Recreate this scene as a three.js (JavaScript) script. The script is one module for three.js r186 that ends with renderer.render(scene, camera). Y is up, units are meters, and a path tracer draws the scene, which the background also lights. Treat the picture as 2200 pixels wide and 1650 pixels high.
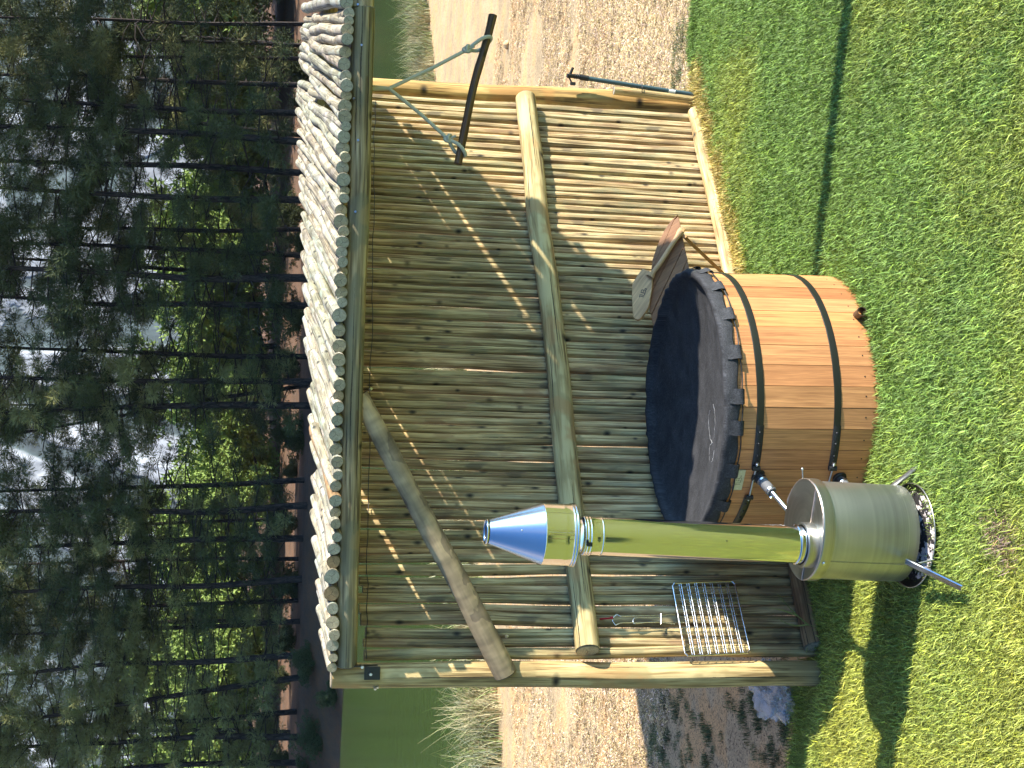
import * as THREE from 'three';
import { Sky } from 'three/addons/objects/Sky.js';
import { mergeGeometries } from 'three/addons/utils/BufferGeometryUtils.js';
import { RoundedBoxGeometry } from 'three/addons/geometries/RoundedBoxGeometry.js';

// ---------------------------------------------------------------- camera, sky, sun, exposure
const V = (x, y, z) => new THREE.Vector3(x, y, z);
const F = 2700, ROLL = 0.033, PITCH = Math.atan(446 / F), EYE = 3.5;
const scene = new THREE.Scene();
const camera = new THREE.PerspectiveCamera(2 * Math.atan(825 / F) * 180 / Math.PI, 4 / 3, 0.1, 9000);
camera.position.set(0, EYE, 0);
camera.quaternion.setFromAxisAngle(V(1, 0, 0), -PITCH)
  .multiply(new THREE.Quaternion().setFromAxisAngle(V(0, 0, 1), ROLL - Math.PI / 2));   // the photograph lies on its side
const renderer = new THREE.WebGLRenderer({ antialias: true });
renderer.toneMapping = THREE.LinearToneMapping;
renderer.toneMappingExposure = 2.5;
renderer.shadowMap.enabled = true;

const SUN_EL = 33 * Math.PI / 180, SUN_AZ = 0.22;
const sunDir = V(Math.cos(SUN_EL) * Math.cos(SUN_AZ), Math.sin(SUN_EL), Math.cos(SUN_EL) * Math.sin(SUN_AZ));
const sky = new Sky();
sky.name = 'sky';
sky.scale.setScalar(8000);
sky.material.uniforms.sunPosition.value.copy(sunDir);
sky.material.uniforms.turbidity.value = 4;
sky.material.uniforms.rayleigh.value = 1.0;
sky.material.uniforms.mieCoefficient.value = 0.004;
scene.add(sky);
scene.environmentIntensity = 0.19;
const sun = new THREE.DirectionalLight(new THREE.Color(1, 0.93, 0.8), 5);
sun.position.copy(sunDir).multiplyScalar(60).add(V(0, 0, -8));
sun.target.position.set(0, 0, -8);
sun.castShadow = true;
Object.assign(sun.shadow.camera, { left: -60, right: 60, top: 60, bottom: -60, near: 1, far: 250 });
sun.shadow.mapSize.set(4096, 4096);
scene.add(sun, sun.target);

scene.fog = new THREE.FogExp2(0xb8cdf0, 0.00004);

// ---------------------------------------------------------------- helpers
let seed0 = 7;
const rngOf = (s) => () => { s = (s + 0x6d2b79f5) | 0; let t = Math.imul(s ^ (s >>> 15), 1 | s); t = (t + Math.imul(t ^ (t >>> 7), 61 | t)) ^ t; return ((t ^ (t >>> 14)) >>> 0) / 4294967296; };
let rnd = rngOf(11);
const rr = (a, b) => a + (b - a) * rnd();
const lerp = (a, b, t) => a + (b - a) * t;
const clamp = (x, a = 0, b = 1) => Math.min(b, Math.max(a, x));
const smooth = (x, a, b) => { const t = clamp((x - a) / (b - a)); return t * t * (3 - 2 * t); };
const hash = (x, y, s) => { let h = Math.imul(x, 374761393) + Math.imul(y, 668265263) + Math.imul(s, 1442695041); h = Math.imul(h ^ (h >>> 13), 1274126177); h ^= h >>> 16; return (h >>> 0) / 4294967296; };
const mod = (a, n) => ((a % n) + n) % n;
function vn(x, y, px, py, s) {                       // value noise that tiles every px by py cells
  const ix = Math.floor(x), iy = Math.floor(y), fx = x - ix, fy = y - iy, sx = fx * fx * (3 - 2 * fx), sy = fy * fy * (3 - 2 * fy);
  const h = (a, b) => hash(mod(a, px), mod(b, py), s);
  return lerp(lerp(h(ix, iy), h(ix + 1, iy), sx), lerp(h(ix, iy + 1), h(ix + 1, iy + 1), sx), sy);
}
function fbm(x, y, px, py, s, oct = 4) {             // x, y in 0..1 of the tile; px, py cells of the coarsest octave
  let v = 0, a = 0.5, n = 0;
  for (let o = 0; o < oct; o++) { v += a * vn(x * px, y * py, px, py, s + o * 17); n += a; a *= 0.5; px *= 2; py *= 2; }
  return v / n;
}
const noise = (x, y, s = 1) => vn(x, y, 100000, 100000, s) * 2 - 1;
function tex(w, h, fn, { srgb = true, data } = {}) {
  data = data || new Uint8Array(w * h * 4);
  if (fn) for (let y = 0; y < h; y++) for (let x = 0; x < w; x++) {
    const c = fn(x / w, y / h), i = (y * w + x) * 4;
    data[i] = clamp(c[0], 0, 255); data[i + 1] = clamp(c[1], 0, 255); data[i + 2] = clamp(c[2], 0, 255); data[i + 3] = 255;
  }
  const t = new THREE.DataTexture(data, w, h, THREE.RGBAFormat);
  t.wrapS = t.wrapT = THREE.RepeatWrapping; t.magFilter = THREE.LinearFilter; t.minFilter = THREE.LinearFilter;
  if (srgb) t.colorSpace = THREE.SRGBColorSpace;
  t.needsUpdate = true; t.userData = { w, h, data };
  return t;
}
const asBump = (t) => tex(t.userData.w, t.userData.h, null, { srgb: false, data: t.userData.data });
const rep = (t, x, y) => { const c = t.clone(); c.repeat.set(x, y); c.needsUpdate = true; return c; };
const std = (o) => new THREE.MeshStandardMaterial(o);
const srgb = (r, g, b) => new THREE.Color().setRGB(r / 255, g / 255, b / 255, THREE.SRGBColorSpace);

const taken = {};
function numbered(name) { taken[name] = (taken[name] ?? -1) + 1; return taken[name] ? name + '_' + String(taken[name]).padStart(3, '0') : name; }
function tag(o, label, category, group, kind) { if (label) o.userData.label = label; if (category) o.userData.category = category; if (group) o.userData.group = group; if (kind) o.userData.kind = kind; return o; }
function thing(name, label, category, p = V(0, 0, 0), group) { const o = new THREE.Group(); o.name = numbered(name); o.position.copy(p); scene.add(o); return tag(o, label, category, group); }
const shade = (m) => { m.castShadow = m.receiveShadow = true; return m; };
function part(name, geo, mat, parent, label) { const m = shade(new THREE.Mesh(Array.isArray(geo) ? merge(geo) : geo, mat)); m.name = name; parent.add(m); if (label) m.userData.label = label; return m; }
function solo(name, geo, mat, label, category, group) { const m = part(numbered(name), geo, mat, scene); return tag(m, label, category, group); }
function struct(name, geo, mat, label) { const m = part(name, geo, mat, scene); return tag(m, label, null, null, 'structure'); }
function merge(list) { return mergeGeometries(list.map((g) => { g = g.index ? g.toNonIndexed() : g; for (const k of Object.keys(g.attributes)) if (!['position', 'normal', 'uv'].includes(k)) g.deleteAttribute(k); return g; })); }

// a ray of the photograph (u to the right and v down, with the photograph stood upright) met with planes
function ray(u, v) {
  let x = (u - 825) / F, y = -(v - 1100) / F;
  [x, y] = [x * Math.cos(ROLL) - y * Math.sin(ROLL), x * Math.sin(ROLL) + y * Math.cos(ROLL)];
  return V(x, y * Math.cos(PITCH) - Math.sin(PITCH), -(Math.cos(PITCH) + y * Math.sin(PITCH)));
}
const eye = V(0, EYE, 0);
const onZ = (u, v, z) => { const d = ray(u, v); return d.multiplyScalar(z / d.z).add(eye); };
const onY = (u, v, y = 0) => { const d = ray(u, v); return d.multiplyScalar((y - EYE) / d.y).add(eye); };
const onP = (u, v, p, n) => { const d = ray(u, v); return d.multiplyScalar(p.clone().sub(eye).dot(n) / d.dot(n)).add(eye); };

function tubeGeo(pts, radii, nr, { vOff = 0, uOff = 0, lump = 0, s = 1, tile = 2, flat = 1 } = {}) {
  const n = pts.length, pos = [], nor = [], uv = [], idx = [];
  let len = 0, side = null;
  const rings = [];
  for (let i = 0; i < n; i++) {
    const t = pts[Math.min(n - 1, i + 1)].clone().sub(pts[Math.max(0, i - 1)]).normalize();
    if (!side) { side = Math.abs(t.y) > 0.9 ? V(1, 0, 0) : V(0, 1, 0); side.cross(t).normalize(); }
    else side.sub(t.clone().multiplyScalar(side.dot(t))).normalize();
    const up = t.clone().cross(side);
    if (i) len += pts[i].distanceTo(pts[i - 1]);
    rings.push({ t, side: side.clone(), up, len });
    for (let j = 0; j <= nr; j++) {
      const a = (j % nr) / nr * Math.PI * 2, r0 = Array.isArray(radii) ? radii[i] : radii;
      const r = r0 * (1 + lump * noise(Math.cos(a) * 0.9 + 9 + s * 3.1, len * 3 + Math.sin(a) * 0.9, s));
      const d = side.clone().multiplyScalar(Math.cos(a)).add(up.clone().multiplyScalar(Math.sin(a) * flat));
      const p = pts[i].clone().add(d.clone().multiplyScalar(r));
      pos.push(p.x, p.y, p.z); nor.push(d.x, d.y, d.z); uv.push(j / nr + uOff, len / tile + vOff);
    }
  }
  for (let i = 0; i < n - 1; i++) for (let j = 0; j < nr; j++) { const a = i * (nr + 1) + j, b = a + nr + 1; idx.push(a, a + 1, b, b, a + 1, b + 1); }
  const g = new THREE.BufferGeometry();
  g.setAttribute('position', new THREE.Float32BufferAttribute(pos, 3));
  g.setAttribute('normal', new THREE.Float32BufferAttribute(nor, 3));
  g.setAttribute('uv', new THREE.Float32BufferAttribute(uv, 2));
  g.setIndex(idx);
  if (lump) g.computeVertexNormals();
  g.userData.rings = rings;
  return g;
}
function capGeo(g, nr, atEnd, dome = 0.12) {
  const spin = hash(Math.round(g.attributes.position.getX(0) * 1000), Math.round(g.attributes.position.getZ(0) * 1000), 5) * 6.28;          // the sawn end of a tube
  const P = g.attributes.position, n = P.count / (nr + 1), i0 = atEnd ? (n - 1) * (nr + 1) : 0, ring = g.userData.rings[atEnd ? n - 1 : 0];
  const c = V(0, 0, 0), pts = [];
  for (let j = 0; j < nr; j++) { const p = V(P.getX(i0 + j), P.getY(i0 + j), P.getZ(i0 + j)); pts.push(p); c.add(p); }
  c.multiplyScalar(1 / nr);
  const out = ring.t.clone().multiplyScalar(atEnd ? 1 : -1), R = pts[0].distanceTo(c), pos = [], uv = [], nor = [];
  const mid = pts.map((p) => c.clone().lerp(p, 0.93).add(out.clone().multiplyScalar(R * dome)));
  const cc = c.clone().add(out.clone().multiplyScalar(R * dome));
  const put = (p, a, r, nn) => { pos.push(p.x, p.y, p.z); uv.push(0.5 + 0.5 * r * Math.cos(a + spin), 0.5 + 0.5 * r * Math.sin(a + spin)); nor.push(nn.x, nn.y, nn.z); };
  for (let j = 0; j < nr; j++) {
    const k = (j + 1) % nr, a = j / nr * 6.2832, b = (j + 1) / nr * 6.2832, dj = pts[j].clone().sub(c).normalize().add(out).normalize(), dk = pts[k].clone().sub(c).normalize().add(out).normalize();
    const f = atEnd ? [[pts[j], a, 1, dj], [pts[k], b, 1, dk], [mid[j], a, 0.93, out], [mid[j], a, 0.93, out], [pts[k], b, 1, dk], [mid[k], b, 0.93, out], [mid[j], a, 0.93, out], [mid[k], b, 0.93, out], [cc, a, 0, out]]
      : [[pts[k], b, 1, dk], [pts[j], a, 1, dj], [mid[j], a, 0.93, out], [pts[k], b, 1, dk], [mid[j], a, 0.93, out], [mid[k], b, 0.93, out], [mid[k], b, 0.93, out], [mid[j], a, 0.93, out], [cc, a, 0, out]];
    f.forEach((q) => put(...q));
  }
  const o = new THREE.BufferGeometry();
  o.setAttribute('position', new THREE.Float32BufferAttribute(pos, 3));
  o.setAttribute('normal', new THREE.Float32BufferAttribute(nor, 3));
  o.setAttribute('uv', new THREE.Float32BufferAttribute(uv, 2));
  return o;
}
function wobbly(p0, p1, n, amp, s, freq = 1.3) {      // a crooked line between two points
  const d = p1.clone().sub(p0), L = d.length(), t = d.clone().normalize(), a = Math.abs(t.y) > 0.9 ? V(1, 0, 0) : V(0, 1, 0), b = a.cross(t).normalize(), c = t.clone().cross(b), out = [];
  for (let i = 0; i <= n; i++) {
    const k = i / n, e = Math.min(1, 4 * k, 4 * (1 - k)) * 0.6 + 0.4;
    out.push(p0.clone().addScaledVector(d, k).addScaledVector(b, amp * e * noise(k * L * freq, s * 7.3, 3)).addScaledVector(c, amp * e * noise(k * L * freq, s * 5.1 + 40, 5)));
  }
  return out;
}
const bolt = (r = 0.014, h = 0.012) => { const g = new THREE.CylinderGeometry(r * 0.75, r, h, 6); return g; };
function along(g, p, dir) { const m = new THREE.Matrix4().makeRotationFromQuaternion(new THREE.Quaternion().setFromUnitVectors(V(0, 1, 0), dir.clone().normalize())).setPosition(p); return g.applyMatrix4(m); }
function rod(p0, p1, r, n = 8) { const L = p0.distanceTo(p1); return along(new THREE.CylinderGeometry(r, r, L, n), p0.clone().lerp(p1, 0.5), p1.clone().sub(p0)); }
const lathe = (prof, n = 64) => new THREE.LatheGeometry(prof.map((p) => new THREE.Vector2(p[0], p[1])), n);
function spread(o) { return o; }

// ---------------------------------------------------------------- textures
function logTex(w, h, s, { base, dark, light, knots = 16, crack = 0.02, grain = 1, spots = 0, tints = [] }) {
  const R = rngOf(s), K = [], C = [];
  for (let i = 0; i < Math.round(crack * 1000); i++) C.push([R(), R(), 0.05 + 0.22 * R(), 0.0022 + 0.004 * R()]);
  for (let i = 0; i < knots; i++) K.push([R(), R(), 0.035 + 0.04 * R(), 0.006 + 0.007 * R(), R() < 0.75 ? 1 : 0.5]);
  return tex(w, h, (x, y) => {
    let wx = x + 0.02 * (fbm(x, y, 3, 5, s + 3, 2) - 0.5), kd = 0, ring = 0;
    for (const [cx, cy, rx, ry, k] of K) {
      let dx = Math.abs(x - cx); dx = Math.min(dx, 1 - dx) * Math.sign(x - cx || 1); let dy = y - cy; dy -= Math.round(dy);
      const d = Math.hypot(dx / rx, dy / ry);
      if (d < 4) { wx += 0.3 * rx * Math.exp(-d) * Math.sign(dx); if (d < 1) kd = Math.max(kd, k * (1 - d * 0.55)); else if (d < 1.9) ring = Math.max(ring, (1.9 - d) * 0.35 * k); }
    }
    const g1 = fbm(wx, y, 26, 5, s, 3), g2 = fbm(wx, y, 60, 14, s + 50, 2), p = fbm(x, y, 3, 7, s + 90, 3), q = fbm(x, y, 2, 9, s + 140, 3);
    let cr = 0; for (const [cx, cy, cl, cw] of C) { let dy = y - cy; dy -= Math.round(dy); const e = Math.abs(dy) / cl; if (e < 1) { const wv = cx + 0.016 * (fbm(cx, y, 2, 9, s + 210, 3) - 0.5); let dx = Math.abs(x - wv); dx = Math.min(dx, 1 - dx); if (dx < cw * (1 - e * e)) cr = 0.75; } }
    let t = clamp(0.5 + grain * ((g1 - 0.5) * 1.3 + (g2 - 0.5) * 0.5) + (p - 0.5) * 0.9);
    let c = [0, 1, 2].map((i) => t < 0.5 ? lerp(dark[i], base[i], t * 2) : lerp(base[i], light[i], t * 2 - 1));
    tints.forEach(([col, amt, th], i) => { const m = smooth(fbm(x, y, 3, 8, s + 300 + i * 31, 4), th, th + 0.12) * amt; c = c.map((v, k) => lerp(v, col[k], m)); });
    if (spots) { const sp = fbm(x, y, 40, 120, s + 410, 2); if (sp > 0.74) { const m = spots * smooth(sp, 0.74, 0.8); c = c.map((v) => v * (1 - m)); } }
    const k = (1 - 0.82 * kd) * (1 - ring) * (1 - cr);
    return c.map((v) => v * k);
  });
}
const T = {};
T.pole = logTex(256, 1024, 5, { base: [174, 149, 106], dark: [108, 88, 58], light: [208, 188, 146], knots: 7, crack: 0.008, tints: [[[134, 102, 74], 0.4, 0.6], [[128, 124, 96], 0.4, 0.6], [[96, 84, 68], 0.45, 0.66]] });
T.pole2 = logTex(256, 1024, 77, { base: [164, 143, 100], dark: [96, 80, 54], light: [204, 184, 140], knots: 6, crack: 0.01, tints: [[[140, 106, 78], 0.4, 0.58], [[120, 118, 90], 0.4, 0.6], [[90, 78, 62], 0.5, 0.64]] });
T.roof = logTex(256, 1024, 133, { base: [148, 140, 116], dark: [96, 89, 72], light: [180, 171, 146], knots: 9, crack: 0.006, grain: 0.75, spots: 0.45, tints: [[[166, 178, 160], 0.6, 0.55], [[196, 176, 160], 0.6, 0.6], [[148, 142, 132], 0.5, 0.6]] });
T.post = logTex(512, 1024, 211, { base: [182, 157, 108], dark: [126, 104, 66], light: [206, 184, 134], knots: 2, crack: 0.012, grain: 1.5, tints: [[[160, 140, 96], 0.6, 0.52], [[186, 140, 90], 0.5, 0.62]] });
T.beam = logTex(512, 1024, 251, { base: [152, 134, 100], dark: [98, 84, 60], light: [184, 164, 128], knots: 4, crack: 0.014, grain: 1.5, tints: [[[116, 112, 90], 0.6, 0.5], [[160, 136, 96], 0.5, 0.6]] });
T.brace = tex(512, 1024, (x, y) => {                   // banded inner bark with torn darker strips
  const b = fbm(x, y, 3, 34, 61, 3), g = fbm(x, y, 24, 10, 62, 3), p = fbm(x, y, 2, 9, 63, 4), tear = smooth(fbm(x, y, 4, 12, 64, 4) + 0.22 * Math.sin(x * 6.283 + 1), 0.5, 0.53);
  const t = 0.6 + (b - 0.5) * 0.8 + (g - 0.5) * 0.4 + (p - 0.5) * 0.5;
  return [lerp(138, 172, tear) * (0.6 + 0.55 * t), lerp(118, 148, tear) * (0.6 + 0.55 * t), lerp(92, 112, tear) * (0.6 + 0.55 * t)];
});
T.end = tex(256, 256, (x, y) => {                      // end grain: rings and radial checks
  const dx = x - 0.5 + 0.03 * (fbm(x, y, 4, 4, 9, 2) - 0.5), dy = y - 0.5, r = Math.hypot(dx, dy), a = Math.atan2(dy, dx);
  const ring = 0.5 + 0.5 * Math.sin(r * 95 + 5 * fbm(x, y, 3, 3, 10, 2)), n = fbm(x, y, 40, 40, 12, 2), p = fbm(x, y, 5, 5, 18, 3);
  let k = 0.78 + 0.16 * ring + 0.2 * (n - 0.5) + 0.25 * (p - 0.5);
  for (let i = 0; i < 3; i++) { let d = Math.abs(mod(a - i * 2.31 - 0.5 * noise(r * 8, i) + Math.PI, 2 * Math.PI) - Math.PI) * r; if (d < 0.008 * (1 - r) + 0.002 && r < 0.3 + 0.17 * hash(i, 3, 4)) k *= 0.35; }
  if (r > 0.455) k *= 0.72;
  return [196 * k, 186 * k, 162 * k];
});
T.stave = tex(512, 1024, (x, y) => {
  const wx = x + 0.05 * (fbm(x, y, 2, 3, 21, 3) - 0.5), g = fbm(wx, y, 40, 4, 22, 3), f = fbm(wx, y, 120, 18, 23, 2), p = fbm(x, y, 3, 3, 24, 3), fl = fbm(wx, y, 6, 2, 25, 4);
  const t = 0.5 + (g - 0.5) * 0.9 + (f - 0.5) * 0.5 + (p - 0.5) * 0.6 + 0.25 * Math.sin(fl * 30) * (p > 0.5 ? p - 0.5 : 0) * 2;
  return [lerp(152, 212, t), lerp(106, 158, t), lerp(66, 104, t)];
});
T.fabric = tex(512, 512, (x, y) => { const n = fbm(x, y, 8, 8, 31, 4), w = vn(x * 256, y * 256, 256, 256, 33), d = fbm(x, y, 30, 60, 35, 3); const t = 0.7 + 0.3 * (n - 0.5) + 0.35 * (w - 0.5) + (d > 0.66 ? (d - 0.66) * 0.8 : 0); return [84 * t, 84 * t, 87 * t]; });
T.steel = tex(512, 512, (x, y) => { const g = fbm(x, y, 2, 128, 41, 3), n = fbm(x, y, 6, 5, 42, 4), s = fbm(x, y, 3, 40, 43, 2); const t = 150 + 110 * (g - 0.5) + 120 * (n - 0.5) + 40 * (s - 0.5); return [t, t, t]; }, { srgb: false });
T.steelCol = tex(512, 512, (x, y) => { const n = fbm(x, y, 5, 4, 44, 4), g = fbm(x, y, 2, 90, 45, 3); const t = 0.86 + 0.24 * (n - 0.5) + 0.14 * (g - 0.5); return [205 * t, 203 * t, 194 * t]; });
T.ash = tex(256, 256, (x, y) => { const n = fbm(x, y, 14, 14, 51, 4), m = fbm(x, y, 50, 50, 52, 2), p = fbm(x, y, 4, 4, 53, 2), k = smooth(n + 0.4 * (m - 0.5) + 0.35 * (p - 0.5), 0.47, 0.56); return [lerp(38, 214, k), lerp(34, 202, k), lerp(33, 198, k)]; });
T.sand = tex(1024, 1024, (x, y) => {
  const n = fbm(x, y, 6, 6, 71, 5), g = vn(x * 512, y * 512, 512, 512, 72), h = vn(x * 256, y * 256, 256, 256, 73), c = fbm(x, y, 90, 90, 74, 2), st = fbm(x, y, 10, 3, 76, 3), p = fbm(x, y, 180, 180, 75, 1);
  let t = 0.95 + 0.28 * (n - 0.5) + 0.16 * (g - 0.5) + 0.18 * (h - 0.5) + 0.14 * (st - 0.5);
  if (p > 0.83) t *= 0.6; if (c > 0.72) t *= 0.82;
  const red = smooth(n + 0.3 * (st - 0.5), 0.45, 0.62);
  return [lerp(218, 222, red) * t, lerp(190, 180, red) * t, lerp(146, 126, red) * t];
});
T.soil = tex(512, 512, (x, y) => { const n = fbm(x, y, 20, 20, 81, 4), g = fbm(x, y, 90, 90, 82, 2); const t = 0.7 + 0.9 * (n - 0.5) + 0.5 * (g - 0.5); const q = fbm(x, y, 4, 4, 83, 3); return [lerp(104, 132, q) * t, lerp(122, 132, q) * t, 48 * t]; });
T.bark = tex(256, 512, (x, y) => { const n = fbm(x, y, 16, 8, 91, 4), c = Math.abs(fbm(x, y, 8, 6, 92, 3) - 0.5); const t = 0.6 + 0.9 * (n - 0.5) + (c < 0.05 ? -0.3 : 0); return [84 * t, 70 * t, 62 * t]; });
T.rock = tex(1024, 1024, (x, y) => { const n = fbm(x, y, 10, 10, 101, 6), m = fbm(x, y, 40, 24, 102, 4), g = smooth(n + 0.7 * (m - 0.5), 0.46, 0.56); const t = 0.75 + 0.9 * (m - 0.5); return [lerp(96, 166, g) * t, lerp(110, 168, g) * t, lerp(106, 170, g) * t]; });
T.wave = tex(512, 512, (x, y) => { const t = 255 * fbm(x, y, 5, 9, 111, 5); return [t, t, t]; }, { srgb: false });
T.crumple = tex(256, 256, (x, y) => { const t = 255 * Math.abs(fbm(x, y, 5, 5, 121, 4) - 0.5) * 2.4; return [t, t, t]; }, { srgb: false });

// ---------------------------------------------------------------- materials
const M = {};
const wood = (t, color, o = {}) => std({ map: t, bumpMap: asBump(t), bumpScale: 0.004, roughness: 0.85, color: new THREE.Color(...color), ...o });
M.poles = [[1, 1, 1], [0.9, 0.89, 0.86], [1.08, 1.07, 1.04], [0.95, 0.96, 0.9], [1.0, 0.94, 0.88], [0.84, 0.8, 0.75], [1.05, 1.03, 0.94]].map((c, i) => wood(i % 2 ? T.pole2 : T.pole, c));
M.roofs = [[1, 1, 1], [0.92, 0.96, 0.9], [1.04, 1, 0.94], [1.0, 0.93, 0.88], [0.94, 0.96, 0.98]].map((c) => wood(T.roof, c, { bumpScale: 0.006 }));
M.roofOchre = wood(T.roof, [0.86, 0.56, 0.34]);
M.post = wood(T.post, [0.92, 0.9, 0.84]);
M.post2 = wood(T.post, [0.92, 0.76, 0.52]);
M.beam = wood(T.beam, [1, 1, 1]);
M.rail = wood(T.post, [0.84, 0.88, 0.86]);
M.brace = wood(T.brace, [1, 1, 1], { bumpScale: 0.005 });
M.logPale = wood(T.pole, [1.3, 1.25, 1.1]);
M.logBrown = wood(T.pole2, [0.62, 0.5, 0.44]);
M.stick = wood(T.pole2, [0.3, 0.2, 0.15], { roughness: 0.55 });
M.ends = [[1, 1, 1], [0.86, 0.82, 0.74], [1.02, 0.94, 0.82], [0.9, 0.92, 0.9]].map((c) => std({ map: T.end, bumpMap: asBump(T.end), bumpScale: 0.003, roughness: 0.9, color: new THREE.Color(...c) }));
M.endBrown = std({ map: T.end, roughness: 0.9, color: new THREE.Color(0.8, 0.58, 0.4) });
M.staves = [[0.92, 0.8, 0.68], [1.02, 0.94, 0.84], [1.1, 0.96, 0.74], [0.8, 0.64, 0.52], [1.0, 0.86, 0.76], [0.72, 0.56, 0.44], [1.06, 1.02, 0.88]].map((c) => wood(T.stave, c, { roughness: 0.62, bumpScale: 0.001 }));
M.plank = wood(T.stave, [0.52, 0.48, 0.5], { roughness: 0.7, bumpScale: 0.001 });
M.plankEdge = wood(T.stave, [0.95, 0.98, 0.9], { roughness: 0.7, bumpScale: 0.001 });
M.paddle = wood(T.stave, [1.25, 1.5, 1.75], { roughness: 0.6, bumpScale: 0.0008 });
M.fabric = new THREE.MeshPhysicalMaterial({ map: T.fabric, bumpMap: T.crumple, bumpScale: 0.003, roughness: 0.8, specularIntensity: 0.25 });
M.strap = new THREE.MeshPhysicalMaterial({ map: T.fabric, roughness: 0.75, specularIntensity: 0.3 });
M.hoop = std({ color: new THREE.Color(0.012, 0.013, 0.009), roughness: 0.42, bumpMap: asBump(T.fabric), bumpScale: 0.0004 });
M.black = std({ color: new THREE.Color(0.014, 0.014, 0.015), roughness: 0.5 });
M.bolt = std({ color: new THREE.Color(0.6, 0.6, 0.6), metalness: 1, roughness: 0.3 });
M.mirror = std({ color: new THREE.Color(0.72, 0.71, 0.69), metalness: 1, roughness: 0.07, bumpMap: T.wave, bumpScale: 0.0004 });
M.cone = std({ color: new THREE.Color(0.74, 0.74, 0.74), metalness: 1, roughness: 0.2 });
M.brushed = std({ map: T.steelCol, metalness: 1, roughness: 0.42 });
M.satin = std({ map: T.steelCol, metalness: 1, roughness: 0.36 });
M.weld = std({ color: new THREE.Color(0.62, 0.5, 0.42), metalness: 1, roughness: 0.45 });
M.soot = std({ color: new THREE.Color(0.05, 0.04, 0.036), metalness: 0.6, roughness: 0.45 });
M.ash = std({ map: T.ash, bumpMap: asBump(T.ash), bumpScale: 0.006, roughness: 1 });
M.rubber = std({ color: new THREE.Color(0.12, 0.12, 0.125), roughness: 0.75, bumpMap: T.crumple, bumpScale: 0.001 });
M.brownPipe = std({ color: new THREE.Color(0.06, 0.035, 0.02), roughness: 0.45 });
M.rope = std({ color: srgb(186, 178, 150), roughness: 0.9, bumpMap: T.wave, bumpScale: 0.002 });
M.greenPipe = std({ color: srgb(58, 80, 84), roughness: 0.5 });
M.red = std({ color: srgb(170, 20, 40), roughness: 0.4 });
M.wire = std({ color: new THREE.Color(0.02, 0.02, 0.02), roughness: 0.6 });
M.chrome = std({ color: new THREE.Color(0.75, 0.75, 0.75), metalness: 1, roughness: 0.22 });
M.plastic = new THREE.MeshPhysicalMaterial({ color: new THREE.Color(0.75, 0.8, 0.86), transmission: 0.8, thickness: 0, roughness: 0.22, bumpMap: T.crumple, bumpScale: 0.01, side: THREE.DoubleSide });
M.bark = std({ map: T.bark, bumpMap: asBump(T.bark), bumpScale: 0.02, roughness: 0.95 });
M.white = std({ color: srgb(215, 215, 205), roughness: 0.7 });

// ---------------------------------------------------------------- terrain, lawn, pond, mountain
const shoreZ = (x) => { const t = clamp((x + 7) / 24, -0.15, 1.6); return -24.5 - t * 25 - 0.7 * noise(x * 0.25, 3) - 0.35 * noise(x * 0.9, 8); };
const slant = (x) => 0.28 * (clamp(x, -70, 90) + 30);
function groundY(x, z) {
  const zs = shoreZ(x);
  if (z > zs) { const t = clamp((-8 - z) / (-8 - zs)); return -0.1 - 0.22 * t + 0.03 * noise(x * 0.6, z * 0.6, 2) + 0.012 * noise(x * 2.3, z * 2.3, 4); }
  z -= slant(x);
  if (z > -103) return lerp(-0.32, -2, smooth(-z - slant(x), -zs, -zs + 3));
  const b = -106 + 1.5 * noise(x * 0.08, 4), k = 0.5 * noise(x * 0.3, z * 0.3, 6) + 0.2 * noise(x, z, 7);
  if (z > -114) return lerp(-2, 3.0, smooth(-z, -b - 3, 114)) + 0.3 * k;
  if (z > -150) return lerp(3.0, 5.2, (-z - 114) / 36) + 0.3 * k;
  return lerp(5.2, 40, Math.min(1, (-z - 150) / 350)) + 0.6 * k;
}
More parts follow.
